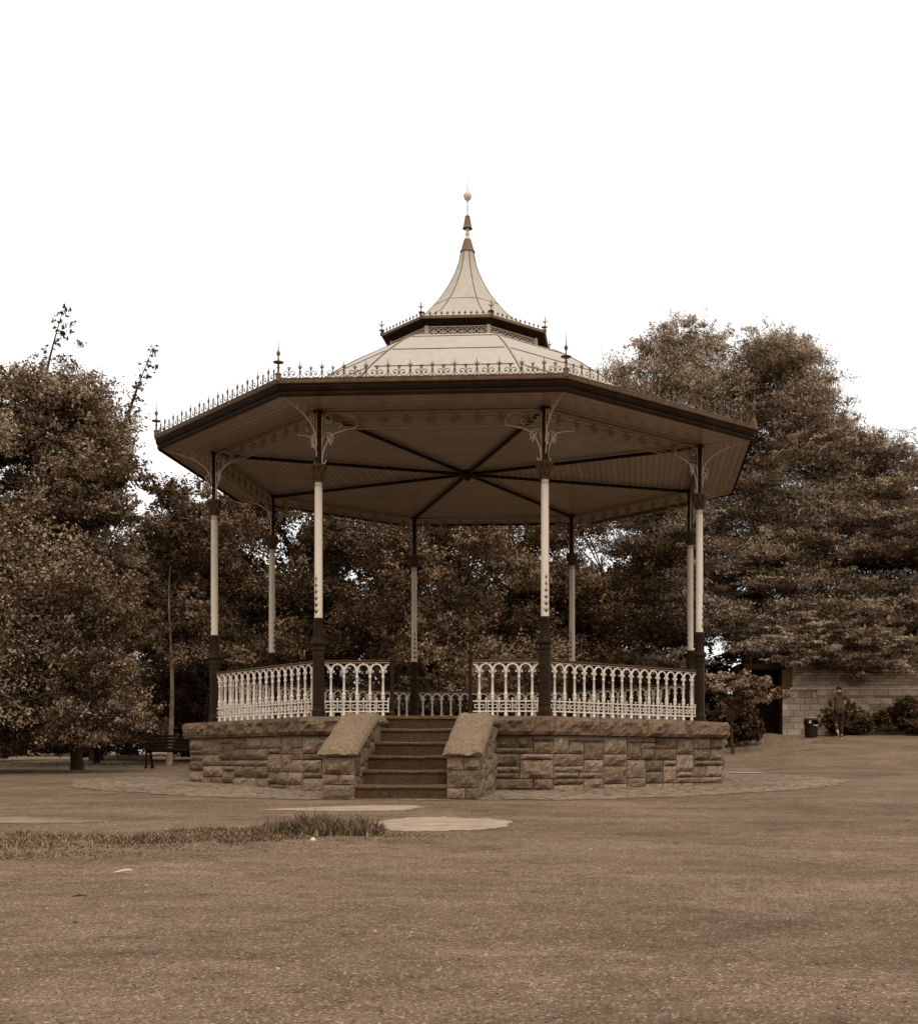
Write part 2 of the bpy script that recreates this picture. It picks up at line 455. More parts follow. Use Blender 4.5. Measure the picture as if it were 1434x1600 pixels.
def quads_obj(name, Q, tone, mat, parent=None):
    n = len(Q); me = bpy.data.meshes.new(name)
    me.vertices.add(n * 4); me.vertices.foreach_set('co', Q.reshape(-1).astype(np.float32))
    me.loops.add(n * 4); me.loops.foreach_set('vertex_index', np.arange(n * 4, dtype=np.int32))
    me.polygons.add(n); me.polygons.foreach_set('loop_start', np.arange(0, n * 4, 4, dtype=np.int32))
    me.polygons.foreach_set('loop_total', np.full(n, 4, np.int32))
    me.update(calc_edges=True)
    a = me.attributes.new('tone', 'FLOAT', 'FACE'); a.data.foreach_set('value', tone.astype(np.float32))
    me.materials.append(mat)
    o = bpy.data.objects.new(name, me); col.objects.link(o)
    if parent: o.parent = parent
    return o
rr_g = random.Random(31)
blades('grass_patch', [(-3.9, 11.1, 3.2, 1.2, 2600, .5), (-3.6, 11.1, 3.5, 1.35, 1500, .4), (-.5, 11.8, 1.3, .5, 900, .4), (-1.95, 11.35, .5, .3, 1300, 1.4), (-4.2, 10.8, .5, .3, 900, .9), (-4.2, 10.35, 2.6, .45, 1900, .5), (-3.2, 10.2, 1.2, .3, 500, .45), (-5.2, 10.1, 1.4, .35, 700, .7), (-2.9, 11.7, .6, .25, 700, .8),
                       (-1.3, 11.6, .8, .25, 1100, .9), (-6.5, 11.3, 2.5, .8, 2500, 1.0), (.2, 11.9, .5, .12, 300, .6),
                       (-1.6, 12.2, .5, .2, 900, 1.0)] + [(min(-.9, rr_g.gauss(-3.8, 1.5)), rr_g.gauss(11.25, .35), rr_g.uniform(.08, .3), rr_g.uniform(.05, .2), rr_g.randint(40, 130), rr_g.uniform(.4, 1.3)) for _ in range(50)],
       'low patchy grass growing over broken asphalt at lower left', .02, .075, 3)
blades('grass_tussock', [(-.58, 12.0, .36, .2, 1500, 1.0), (-.15, 12.0, .24, .18, 900, .85), (-.95, 11.95, .3, .18, 500, .7)],
       'tall dark tussock of grass in front of the steps', .10, .27, 4)
blades('lawn_grass', [(-12, 35.5, 9, 3.2, 9000, 1), (7.5, 40, 2.4, 3.5, 3500, 1)],
       'mown lawn beyond the asphalt under the trees', .03, .07, 6)
# crumbs of gravel
rnd = random.Random(5); mb = MB()
for i in range(2600):
    Y = rnd.uniform(5.2, 17); x = CAMX + rnd.uniform(-.46, .32) * Y; s_ = rnd.uniform(.003, .010) * (2.2 if rnd.random() < .05 else 1)
    if i > 1700: Y = 11.2 + rnd.gauss(0, 1.0); x = -3.2 + rnd.gauss(0, 2.4)
    y = Y + CAMY; z = gz(x, y)
    vs = [(x + s_ * rnd.uniform(-1, 1), y + s_ * rnd.uniform(-1, 1), z + s_ * rnd.uniform(.2, .9)) for _ in range(3)]
    vs += [(x + s_ * math.cos(a) * rnd.uniform(.7, 1.2), y + s_ * math.sin(a), z - .002) for a in (0, 2.1, 4.2)]
    mb.add(vs, [(0, 1, 2), (3, 4, 1, 0), (4, 5, 2, 1), (5, 3, 0, 2)], rnd.random())
tag(mb.build('gravel', M['grit']), 'scattered gravel crumbs and leaf bits on the asphalt', 'gravel', kind='stuff')
# litter
p = at(191, 1367, 9.15); zz = gz(p[0], p[1])
mb = MB(); mb.tube([(p[0] - .06, p[1], zz + .012), (p[0] - .01, p[1] + .01, zz + .02), (p[0] + .04, p[1] + .004, zz + .03), (p[0] + .07, p[1] + .02, zz + .028)], [.006, .012, .010, .004], 7)
tag(mb.build('wood_chip', M['twig']), 'pale broken stick lying on the asphalt at lower left', 'stick')
p = at(124, 1407, 8.0); zz = gz(p[0], p[1])
mb = MB(); mb.tube([(p[0] - .05, p[1], zz + .008), (p[0], p[1] + .01, zz + .014), (p[0] + .05, p[1], zz + .008)], [.003, .006, .003], 6)
tag(mb.build('twig', M['bark']), 'small dark twig on the asphalt near the left', 'twig')
p = at(489, 1319, 11.3); zz = gz(p[0], p[1])
mb = MB(); mb.lathe([(.004, -.005), (.022, 0), (.028, .015), (.018, .032), (.004, .04)], 7, (p[0], p[1], zz))
tag(mb.build('pebble', M['pale_paint']), 'small white stone at the edge of the grass tussock', 'stone')

# ------------------------------------------------------------------ BANDSTAND
band = empty('bandstand', (0, 0, 0), TH, 'octagonal iron bandstand with pale spired roof on a rough stone plinth', 'bandstand')
FL = 1.125                     # floor
RW, RC = 1.090 * S, 1.112 * S  # wall / coping circumradius
c8 = math.cos(PI / 8); s8 = math.sin(PI / 8)
CT, CB = 1.10, .83             # coping top / bottom

def rot_pts(pts, a):
    c, s_ = math.cos(a), math.sin(a); return [(x * c - y * s_, x * s_ + y * c, z) for x, y, z in pts]

def rock(mb, O, t, n, w, h, tone, bulge=.035, seed=0, nx=None, nz=None, jitter=1.0, back=.05, topflat=False):
    """rock-faced stone: O = lower corner on the face plane, t = along, n = outward"""
    nx = nx or max(5, int(w / .055)); nz = nz or max(4, int(h / .05))
    O, t, n = Vector(O), Vector(t), Vector(n); up = Vector((0, 0, 1)); rr = random.Random(seed)
    tilt = rr.uniform(-.4, .4); tl2 = rr.uniform(-.5, .5); amt = bulge * rr.uniform(.55, 1.25)
    Rm = Matrix.Rotation(rr.uniform(0, 6.28), 3, Vector((rr.uniform(-1, 1), rr.uniform(-1, 1), rr.uniform(-1, 1) + .01)).normalized())
    sd = Vector((seed % 97, seed % 31, seed % 13)); vs = []
    for j in range(nz + 1):
        for i in range(nx + 1):
            a, b = i / nx, j / nz
            ea = min(a, 1 - a) * w; eb = min(b, 1 - b) * h
            if topflat and b > .5: eb = max(eb, (1 - b) * h)
            e = min(ea, eb); k = 1 - math.exp(-e / .028)
            P = O + t * (a * w) + up * (b * h)
            q = Rm @ (P * 5.5) + sd
            nz_ = noise.noise(q) * .8 + (.35 - abs(noise.noise(q * 1.7)) * 1.2) * .55 + noise.noise(q * 3.7) * .4 + noise.noise(q * 8) * .2
            off = k * (amt * (.75 + tilt * (a - .5) + tl2 * (b - .5)) + nz_ * bulge * 1.0 * jitter)
            ir = .006 if (0 < i < nx) else 0
            P2 = P + n * off
            if i in (0, nx): P2 += t * noise.noise(P * 11) * .006
            if j in (0, nz): P2 += up * noise.noise(P * 9 + Vector((3, 1, 2))) * .006
            vs.append(P2)
    W = nx + 1; fs = []
    for j in range(nz):
        for i in range(nx): fs.append((j * W + i, j * W + i + 1, (j + 1) * W + i + 1, (j + 1) * W + i))
    # skirts
    b0 = len(vs); border = [i for i in range(W)] + [j * W + nx for j in range(1, nz + 1)] + [nz * W + i for i in range(nx - 1, -1, -1)] + [j * W for j in range(nz - 1, 0, -1)]
    for i in border: vs.append(vs[i] - n * back)
    m = len(border)
    for k in range(m): fs.append((border[(k + 1) % m], border[k], b0 + k, b0 + (k + 1) % m))
    mb.add(vs, fs, tone)

def ashlar(mb, O, t, n, width, height, seed, ux=.105, uz=.098, bulge=.056):
    rr = random.Random(seed); nx = max(1, round(width / ux)); nz = max(1, round(height / uz)); ux = width / nx; uz = height / nz
    occ = [[False] * nx for _ in range(nz)]
    O, t = Vector(O), Vector(t); gap = .007
    for r in range(nz):
        c = 0
        while c < nx:
            if occ[r][c]: c += 1; continue
            free = 0
            while c + free < nx and not occ[r][c + free]: free += 1
            hh = min(rr.choice([1, 1, 2, 2, 2, 2, 3]), nz - r)
            if nz - r - hh == 1 and rr.random() < .6: hh = min(hh + 1, 3)
            ww = rr.choice([3, 4, 4, 5, 6]) if hh < 3 else rr.choice([3, 4, 5])
            if hh == 1: ww = rr.choice([4, 5, 6])
            ww = min(ww, free)
            if free - ww in (1, 2): ww = free if free <= 7 else free - 3
            for a in range(hh):
                for b in range(ww): occ[r + a][c + b] = True
            P = O + t * (c * ux + gap) + Vector((0, 0, r * uz + gap))
            rock(mb, P, t, n, ww * ux - 2 * gap, hh * uz - 2 * gap, rr.uniform(.15, .95), bulge, rr.randint(0, 99999))
            c += ww

# plinth core
mb = MB()
def octring(R, z): return [(R * math.cos(R_(-112.5 + 45 * k)), R * math.sin(R_(-112.5 + 45 * k)), z) for k in range(8)]
def octloft(mb, prof, tone=.5, cap=True):
    for k in range(8):
        a0, a1 = R_(-112.5 + 45 * k), R_(-67.5 + 45 * k); vs = []
        for r, z in prof: vs += [(r * math.cos(a0), r * math.sin(a0), z), (r * math.cos(a1), r * math.sin(a1), z)]
        mb.add(vs, [(2 * j, 2 * j + 1, 2 * j + 3, 2 * j + 2) for j in range(len(prof) - 1)], tone)
octloft(mb, [(RW - .035, -.6), (RW - .035, CB + .02)])
plinth = mb.build('plinth', M['mortar'], band)
SWH = .137 * S; WW = .093 * S   # half step width, wing width
for k in range(8):
    mb = MB(); L = 2 * RW * s8; ap = RW * c8
    H0 = -.42
    if k == 0:
        ashlar(mb, (-L / 2, -ap, H0), (1, 0, 0), (0, -1, 0), L / 2 - SWH - WW + .06, CB - H0, 11)
        mb.build('masonry_face', M['stone'], plinth); mb = MB()
        ashlar(mb, (SWH + WW - .06, -ap, H0), (1, 0, 0), (0, -1, 0), L / 2 - SWH - WW + .06, CB - H0, 12)
    else:
        ashlar(mb, (-L / 2, -ap, H0), (1, 0, 0), (0, -1, 0), L, CB - H0, 20 + k)
    o = mb.build('masonry_face', M['stone'], plinth, rz=R_(45 * k))
    # coping stones
    mb = MB(); L = 2 * RC * s8; ap = RC * c8
    segs = [(-L / 2, -SWH - WW * .2), (SWH + WW * .2, L / 2)] if k == 0 else [(-L / 2, L / 2)]
    rr = random.Random(50 + k)
    for x0, x1 in segs:
        if k == 0 and x0 > 0: mb.build('coping', M['coping'], plinth); mb = MB()
        nst = max(1, round((x1 - x0) / 1.0)); xs = [x0 + (x1 - x0) * i / nst + (rr.uniform(-.12, .12) if 0 < i < nst else 0) for i in range(nst + 1)]
        for i in range(nst):
            tn = rr.uniform(.3, .8)
            rock(mb, (xs[i] + .004, -ap, CB), (1, 0, 0), (0, -1, 0), xs[i + 1] - xs[i] - .008, CT - CB, tn, .07, rr.randint(0, 9999), jitter=1.4, topflat=False)
            # top slab and underside, following the octagon
            def xin(x, d): # keep mitred ends
                lim = (ap - d) * math.tan(PI / 8); return max(-lim, min(lim, x))
            xa, xb = xs[i] + .004, xs[i + 1] - .004
            d = .75
            vs = [(xa, -ap, CT), (xb, -ap, CT), (xin(xb, d), -ap + d, CT + .012), (xin(xa, d), -ap + d, CT + .012),
                  (xa, -ap, CB), (xb, -ap, CB), (xin(xb, .4), -ap + .4, CB), (xin(xa, .4), -ap + .4, CB)]
            mb.add(vs, [(0, 1, 2, 3), (4, 7, 6, 5)], tn)
    mb.build('coping', M['coping'], plinth, rz=R_(45 * k))
# floor
mb = MB(); mb.add(octring(RC - .35, FL), [tuple(range(8))]); mb.add(octring(RC - .35, FL) + octring(RC - .35, FL - .1), [(k, (k + 1) % 8, 8 + (k + 1) % 8, 8 + k) for k in range(8)])
mb.build('deck', M['floor'], band)
# ventilation grille in the right-front face
mb = MB()
for i in range(5): mb.box((0, 0, -.05 + i * .025), (.16, .02, .010))
for i in (-1, 1): mb.box((i * .085, 0, 0), (.012, .024, .13))
an = R_(45)
gx, gy = .35, -(RW * c8 + .045)
mb.build('air_grille', M['mortar'], plinth, loc=(gx * math.cos(an) - gy * math.sin(an), gx * math.sin(an) + gy * math.cos(an), .755), rz=an)

# steps
ZG0 = -.11                       # ground at the foot
a_bot = 1.47 * S; tread = .088 * S; rise = (FL - ZG0) / 6
stairs = empty('staircase', (0, 0, 0)); stairs.parent = band
for i in range(6):
    mb = MB(); ztop = ZG0 + rise * (i + 1); yf = -(a_bot - tread * i)
    depth = tread + .06 if i < 5 else .5
    zt = ztop - (.0 if i < 5 else .004)
    # riser block with tiny irregular nosing
    n = 22; vs = []; W2 = SWH + .02
    prof = [(0.012, -rise - .02), (0.012, -.05), (-.012, -.045), (-.016, -.012), (-.006, 0.0), (.05, .002), (depth, .002)]
    for a in range(n + 1):
        x = -W2 + 2 * W2 * a / n
        wear = -.012 * math.exp(-(x / .35) ** 2) if i < 5 else 0
        for j, (dy, dz) in enumerate(prof):
            nn = noise.noise(Vector((x * 6, i * 3.1, j * 1.7)))
            vs.append((x, yf + dy + nn * .006, zt + dz + (wear if j >= 3 else 0) + nn * .004))
    m_ = len(prof)
    fs = []
    for a in range(n):
        for j in range(m_ - 1): fs.append((a * m_ + j, (a + 1) * m_ + j, (a + 1) * m_ + j + 1, a * m_ + j + 1))
    for q, f in enumerate(fs):
        jj = f[0] % m_
        mb.add([], [], .5)
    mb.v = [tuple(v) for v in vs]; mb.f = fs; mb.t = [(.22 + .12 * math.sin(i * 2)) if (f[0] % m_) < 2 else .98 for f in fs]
    if i == 0: mb.box((0, yf + .3, zt - rise - .15), (2 * W2, .5, .25))
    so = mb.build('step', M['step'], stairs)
# foot slab
mb = MB(); mb.box((0, -(a_bot + .03), ZG0 - .04), (2 * SWH, .16, .1), 0, .7); mb.build('foot_slab', M['coping'], stairs)

# wing walls
def wing(sx):
    w = empty('wing_wall', (0, 0, 0)); w.parent = band
    x0 = SWH; x1 = SWH + WW; yf = -1.475 * S; yb = -RW * c8
    def zslope(y):               # underside of slab
        ya, za, yb_, zb_ = -1.475 * S, Z(.017), -1.20 * S, Z(.120)
        t = max(0, min(1, (y - ya) / (yb_ - ya))); return za + (zb_ - za) * t
    mb = MB()
    # core prism
    n = 8; ys = [yf + .04 + (yb - yf) * i / n for i in range(n + 1)]
    vs = []
    for y in ys:
        for x in (x0 + .035, x1 - .035):
            vs += [(sx * x, y, -.5), (sx * x, y, zslope(y) + .02)]
    fs = []
    for i in range(n):
        b = i * 4; fs += [(b, b + 4, b + 5, b + 1), (b + 2, b + 3, b + 7, b + 6), (b + 1, b + 5, b + 7, b + 3)]
    fs.append((0, 1, 3, 2)); mb.add(vs, fs)
    core = mb.build('core', M['mortar'], w)
    mb = MB(); rr = random.Random(70 + sx)
    # front pier face
    zt = zslope(yf) - .0; z = -.3
    rows = [(-.34, -.095), (-.095, .055), (.055, .30), (.30, zt)] if sx > 0 else [(-.34, -.10), (-.10, .10), (.10, .24), (.24, zt)]
    for r, (za, zb) in enumerate(rows):
        cuts = [x0 - .01, x1 + .01] if r % 2 == (1 if sx < 0 else 0) and r != 0 else [x0 - .01, x0 + WW * rr.uniform(.4, .6), x1 + .01]
        for i in range(len(cuts) - 1):
            xa, xb = cuts[i] + .006, cuts[i + 1] - .006
            if sx > 0: rock(mb, (xa, yf, za + .006), (1, 0, 0), (0, -1, 0), xb - xa, zb - za - .012, rr.uniform(.2, .8), .04, rr.randint(0, 9999))
            else: rock(mb, (-xb, yf, za + .006), (1, 0, 0), (0, -1, 0), xb - xa, zb - za - .012, rr.uniform(.2, .8), .04, rr.randint(0, 9999))
    # outer and inner side faces: columns of stones clipped by the slope
    for side in (0, 1):
        X = (x1 if side else x0) * sx; nrm = (sx if side else -sx, 0, 0)
        tdir = (0, 1, 0) if nrm[0] > 0 else (0, -1, 0)
        y = yf + .01
        while y < yb - .05:
            wd = rr.uniform(.22, .4); ye = min(y + wd, yb + .05)
            z = -.34
            ztop = zslope(y)
            while z < ztop - .05:
                h = rr.uniform(.13, .24)
                if ztop - (z + h) < .1: h = ztop - z
                oy = y + .006 if tdir[1] > 0 else ye - .006
                rock(mb, (X, oy, z + .006), tdir, nrm, ye - y - .012, h - .012, rr.uniform(.2, .8), .03, rr.randint(0, 9999))
                z += h
            y = ye
    mb.build('masonry_face', M['stone'], core)
    # sloping slab coping with rough edges
    mb = MB(); nx, ny = 12, 30; o_ = .045
    ya, yb2 = yf - .07, -RC * c8 + .12
    ys = [ya + (yb2 - ya) * j / ny for j in range(ny + 1)]
    def top(y): return zslope(max(y, yf)) + .16 - (.02 if y < yf else 0)
    for surf in ('top',):
        vs = []
        for j, y in enumerate(ys):
            for i in range(nx + 1):
                a = i / nx; x = x0 - o_ + (WW + 2 * o_) * a
                e = min(a, 1 - a) * (WW + 2 * o_); e2 = min(e, y - ya + .001)
                zz = min(top(y), CT + .03) - .06 * math.exp(-e2 / .02)
                nn = noise.noise(Vector((sx * x * 7, y * 7, 1))) * .034 + noise.noise(Vector((x * 17, y * 17, 2))) * .016
                vs.append((sx * x + noise.noise(Vector((x * 9, y * 6, 5))) * .012, y, zz + nn))
        W = nx + 1
        fs = [(j * W + i, j * W + i + 1, (j + 1) * W + i + 1, (j + 1) * W + i) for j in range(ny) for i in range(nx)]
        b0 = len(vs); border = [i for i in range(W)] + [j * W + nx for j in range(1, ny + 1)] + [ny * W + i for i in range(nx - 1, -1, -1)] + [j * W for j in range(ny - 1, 0, -1)]
        m = len(border)
        for q in border:
            p = vs[q]; cx = sx * (x0 + WW / 2)
            vs.append((p[0] + (p[0] - cx) * .06, p[1] - (.02 if q < W else 0), p[2] - .05 + noise.noise(Vector(p) * 8) * .02))
        for q in border:
            p = vs[q]; cx = sx * (x0 + WW / 2)
            vs.append((p[0] - (p[0] - cx) * .08, p[1] + (.03 if q < W else 0), min(zslope(max(p[1], yf)), CT - .1) + .005))
        for k in range(m):
            fs.append((border[(k + 1) % m], border[k], b0 + k, b0 + (k + 1) % m)); fs.append((b0 + (k + 1) % m, b0 + k, b0 + m + k, b0 + m + (k + 1) % m))
        fs.append(tuple(b0 + m + k for k in range(m)))
        mb.add(vs, fs, .7)
    mb.build('sloping_slab', M['wing_top'], core)
wing(-1); wing(1)

# ---------------------------------------------------------------- columns
CEIL = Z(1.19)
z_shb = Z(.4882); z_sht = Z(.9454); z_cap = Z(.9454) + .285
def colloc(k): a = R_(-112.5 + 45 * k); return (S * math.cos(a), S * math.sin(a), 0)
def colrot(k): return R_(-22.5 + 45 * k)
c0 = empty('column', colloc(0), colrot(0)); c0.parent = band
mb = MB(); mb.lathe([(.066, z_shb), (.066, z_shb + .02), (.064, z_shb + .04), (.060, z_sht)], 20)
shaft = mb.build('shaft', M['pale_paint'], c0, smooth=True)
# leaf chevrons painted on shaft (outward / inward) + darts under the capital
for dirn in (-1, 1):
    mb = MB()
    for i in range(6):
        zc = z_shb + .07 + i * .105; sc = 1 - i * .09
        for sd in (-1, 1):
            pts = []
            for t in np.linspace(0, 1, 6):
                x = sd * .036 * sc * t ** .8; y = dirn * math.sqrt(.067 ** 2 - x * x) ; pts.append((x, y, zc + .055 * sc * t + .012 * sc * t * t))
            mb.tube(pts, [.003, .008 * sc, .010 * sc, .009 * sc, .006 * sc, .002], 5)
        mb.tube([(0, dirn * .067, zc - .01), (0, dirn * .068, zc + .03 * sc), (0, dirn * .067, zc + .085)], [.002, .006, .002], 5)
    mb.build('leaf_ornament', M['brown_paint'], c0)
mb = MB()
for i in range(12):
    a = 2 * PI * i / 12
    mb.tube([(.0605 * math.cos(a), .0605 * math.sin(a), z_sht - .005), (.0612 * math.cos(a), .0612 * math.sin(a), z_sht - .05), (.061 * math.cos(a), .061 * math.sin(a), z_sht - .07)], [.004, .004, .008], 5)
mb.build('dart_band', M['brown_paint'], c0)
# capital
mb = MB()
mb.lathe([(.066, 0), (.078, .008), (.078, .025), (.068, .035), (.066, .06), (.072, .14), (.095, .21), (.12, .235), (.13, .25), (.13, .28), (.09, .285)], 16, (0, 0, z_sht))
for tier, (zb, hh, rr0, n, ph) in enumerate([(.04, .10, .074, 8, 0), (.09, .13, .082, 8, .5)]):
    for i in range(n):
        a = 2 * PI * (i + ph) / n; ca, sa = math.cos(a), math.sin(a); pts = []; 
        for t in np.linspace(0, 1, 8):
            r = rr0 + .045 * t ** 2 + (.012 * math.sin(t * PI)); z = zb + hh * math.sin(t * PI * .62) ; pts.append((r * ca, r * sa, z_sht + z))
        mb.tube(pts, [.014, .018, .02, .02, .019, .017, .015, .010], 6)
for i in range(8):
    a = 2 * PI * i / 8 + PI / 8; ca, sa = math.cos(a), math.sin(a)
    pts = []
    for t in np.linspace(0, 1, 10):
        th_ = t * 4.6; rr_ = .028 * (1 - t * .75); x = .118 + rr_ * math.sin(th_) ; z = .215 - rr_ * math.cos(th_) + .01
        pts.append((x * ca, x * sa, z_sht + z))
    mb.tube(pts, .007, 5)
mb.build('capital', M['brown_paint'], c0, smooth=True)
# upper post
mb = MB(); mb.box((0, 0, (z_cap + CEIL) / 2), (.088, .088, CEIL - z_cap - .004), PI / 4 * 0, bev=.01)
mb.box((0, 0, CEIL - .03), (.13, .13, .05), bev=.01)
mb.build('upper_post', M['dark_paint'], c0)
# pedestal
mb = MB()
B = FL
zb = z_shb
prof = [(.070, zb), (.078, zb - .01), (.078, zb - .05), (.068, zb - .065), (.064, zb - .10), (.068, zb - .20), (.080, zb - .31), (.086, zb - .33),
        (.116, zb - .36), (.126, zb - .40), (.122, zb - .425), (.10, zb - .44), (.098, zb - .47), (.102, zb - .50), (.092, zb - .54), (.092, zb - .58)]
mb.lathe(prof[::-1], 20)
zt = zb - .58
mb.lathe([(.115, B), (.115, B + .10), (.100, B + .12), (.094, B + .16), (.092, zt)], 8, phase=.5)
for i in range(12):
    a = 2 * PI * i / 12
    mb.tube([(.067 * math.cos(a), .067 * math.sin(a), zb - .09), (.070 * math.cos(a), .070 * math.sin(a), zb - .2), (.083 * math.cos(a), .083 * math.sin(a), zb - .31)], .008, 5)
for z in (B + .19, zt - .03): mb.lathe([(.094, z), (.103, z + .008), (.094, z + .02)], 8, phase=.5)
mb.build('pedestal', M['dark_paint'], c0)
def curve(pts, n=8):
    P = [Vector(p) for p in pts]; P = [2 * P[0] - P[1]] + P + [2 * P[-1] - P[-2]]; out = []
    for i in range(1, len(P) - 2):
        for k in range(n):
            t = k / n; a, b, c, d = P[i - 1], P[i], P[i + 1], P[i + 2]
            out.append(.5 * ((2 * b) + (c - a) * t + (2 * a - 5 * b + 4 * c - d) * t * t + (3 * b - a - 3 * c + d) * t ** 3))
    out.append(P[-2]); return out
def spiral(c, r0, r1, a0, a1, n=18):
    return [(c[0] + (r0 + (r1 - r0) * i / n) * math.cos(a0 + (a1 - a0) * i / n), 0, c[1] + (r0 + (r1 - r0) * i / n) * math.sin(a0 + (a1 - a0) * i / n)) for i in range(n + 1)]
def X3(l): return [(x, 0, z) for x, z in l]
# tangential bracket in local XZ plane
mb = MB(); H = z_cap
mb.tube(curve(X3([(.055, H), (.062, H + .10), (.075, H + .2), (.115, H + .31), (.17, H + .41), (.25, H + .485), (.40, H + .54), (.60, H + .58)])), .011, 6)
mb.tube(curve(X3([(.05, H + .02), (.085, H + .015), (.11, H + .04), (.115, H + .07)])), [.01] * 24 + [.012], 6)
mb.tube(X3([(.052, H), (.052, CEIL - .03)]), .007, 5)
mb.tube(spiral((.175, H + .43), .065, .02, -1.2, 5.6), .009, 5)
mb.tube(curve(X3([(.06, H + .36), (.09, H + .47), (.15, H + .51), (.22, H + .49)])), .007, 5)
for dx, dz in ((.03, -.10), (.07, -.05), (-.05, -.075), (.0, -.07)):
    mb.tube(curve(X3([(.17, H + .40), (.17 + dx * .6, H + .40 + dz * .5), (.17 + dx, H + .40 + dz)])), [.008] * 8 + [.010] * 8 + [.003], 5)
mb.tube(spiral((.15, H + .70), .095, .03, 3.3, -3.6), .008, 5)
mb.tube(spiral((.33, H + .64), .055, .02, -2.0, 3.6), .007, 5)
mb.tube(curve(X3([(.06, H + .78), (.2, H + .82), (.42, H + .80), (.6, H + .70), (.62, H + .58)])), .007, 5)
brk = mb.build('bracket', M['bracket_paint'], c0, smooth=True, rz=R_(22.5))
dup(brk, c0, rz=R_(157.5))
mb = MB(); RO = (1.2 - 1) * S - .02
mb.tube(curve(X3([(.05, H + .30), (.07, H + .42), (.15, H + .56), (.32, H + .68), (.55, H + .76), (.78, H + .82), (RO, H + .865)])), .014, 6)
mb.tube(X3([(.055, H + .25), (.055, CEIL - .03)]), .008, 5)
mb.tube(spiral((.15, H + .73), .09, .025, -2.2, 4.2), .008, 5)
mb.tube(spiral((.36, H + .78), .06, .02, -2.2, 4.0), .007, 5)
mb.tube(spiral((.52, H + .81), .04, .015, -2.2, 4.0), .007, 5)
mb.tube(X3([(.05, H + .855), (RO, H + .872)]), .007, 5)
mb.tube(spiral((.115, H + .38), .055, .02, 2.0, -3.4), .009, 5)
mb.tube(curve(X3([(.05, H + .12), (.06, H + .2), (.09, H + .28), (.13, H + .33)])), .009, 5)
for dx, dz in ((.03, -.10), (.06, -.04), (-.03, -.09)):
    mb.tube(curve(X3([(.11, H + .34), (.11 + dx * .6, H + .34 + dz * .5), (.11 + dx, H + .34 + dz)])), [.007] * 8 + [.009] * 8 + [.003], 5)
b2 = mb.build('bracket', M['bracket_paint'], c0, smooth=True, rz=R_(-90))
for k in range(1, 8): duptree(c0, band, colloc(k), colrot(k))

# ---------------------------------------------------------------- ceiling, rods, frieze
mb = MB(); mb.uv = []
RCe = 1.205 * S
for k in range(8):
    a0, a1 = R_(-112.5 + 45 * k), R_(-67.5 + 45 * k); ap = RCe * c8; b = len(mb.v)
    vs = [(0, 0, CEIL), (RCe * math.cos(a1), RCe * math.sin(a1), CEIL), (RCe * math.cos(a0), RCe * math.sin(a0), CEIL)]
    mb.add(vs, [(0, 1, 2)]); mb.uv += [(0, 0), (ap, RCe * s8), (ap, -RCe * s8)]
ceil = mb.build('ceiling', M['ceiling'], band)
mb = MB()
for k in range(4):
    a = R_(-112.5 + 45 * k); r = S - .02
    mb.box((0, 0, CEIL - .045), (2 * r, .05, .055), a, bev=.008)
    mb.v[-32:] = [(x, y, z - .001 * k) for x, y, z in mb.v[-32:]]
mb.build('tie_beam', M['dark_paint'], ceil)
mb = MB(); mb.lathe([(.02, -.17), (.05, -.15), (.06, -.12), (.13, -.10), (.17, -.085), (.17, -.015), (.10, -.005)], 16, (0, 0, CEIL)); mb.build('hub', M['dark_paint'], ceil)
# frieze (front side, in local frame, then copies)
Lc = 2 * S * s8; apc = S * c8
mb = MB(); zf = CEIL - .31
for z, r in ((CEIL - .03, .012), (zf, .011), (zf + .045, .006), (CEIL - .075, .006), (zf + .155, .005)):
    mb.box((0, -apc, z), (Lc - .11, r * 1.6, r * 2))
nro = 9; pt = (Lc - .2) / nro
for i in range(nro):
    x = -Lc / 2 + .1 + pt * (i + .5)
    mb.ring((x, -apc, zf + .14), .075, .008, 'y', 16, 4); mb.ring((x, -apc, zf + .14), .022, .010, 'y', 8, 4)
    for j in range(8):
        a = 2 * PI * j / 8
        mb.tube([(x + .02 * math.cos(a), -apc, zf + .14 + .02 * math.sin(a)), (x + .045 * math.cos(a), -apc - .004, zf + .14 + .045 * math.sin(a)), (x + .07 * math.cos(a), -apc, zf + .14 + .07 * math.sin(a))], [.005, .013, .004], 5)
    for sx in (-1, 1):
        for zz in (.09, .19):
            mb.tube([(x + sx * .075, -apc, zf + .14), (x + sx * .12, -apc, zf + zz), (x + sx * pt / 2, -apc, zf + zz)], .005, 4)
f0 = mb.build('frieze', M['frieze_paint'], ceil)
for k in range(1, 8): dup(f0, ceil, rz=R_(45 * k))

# ---------------------------------------------------------------- cornice (fascia)
RR_ = 1.2165 * S; zt = Z(1.2367)
mb = MB()
octloft(mb, [(RCe - .01, CEIL + .03), (RCe - .02, CEIL - .035), (RCe + .005, CEIL - .045), (RCe + .02, CEIL), (RCe + .015, CEIL + .035),
             (RCe + .03, CEIL + .05), (RCe + .045, CEIL + .09), (RCe + .05, zt - .075)])
fas = mb.build('cornice', M['fascia_paint'], band)
mb = MB()
octloft(mb, [(RCe + .05, zt - .075), (RR_ + .012, zt - .07), (RR_ + .018, zt - .055), (RR_ + .006, zt - .05), (RR_, zt - .045), (RR_, zt - .008), (RR_ + .012, zt - .006), (RR_ + .012, zt + .006), (RR_ - .05, zt + .008)])
for k in range(8):
    a = R_(45 * k); n = 78; L = 2 * RR_ * s8
    for i in range(n):
        x = -L / 2 + L * (i + .5) / n; y = -RR_ * c8 - .004
        c_, s_ = math.cos(a), math.sin(a)
        mb.box((x * c_ - y * s_, x * s_ + y * c_, zt - .027), (.026, .012, .032), a)
mb.build('gutter_moulding', M['crest_paint'], fas)

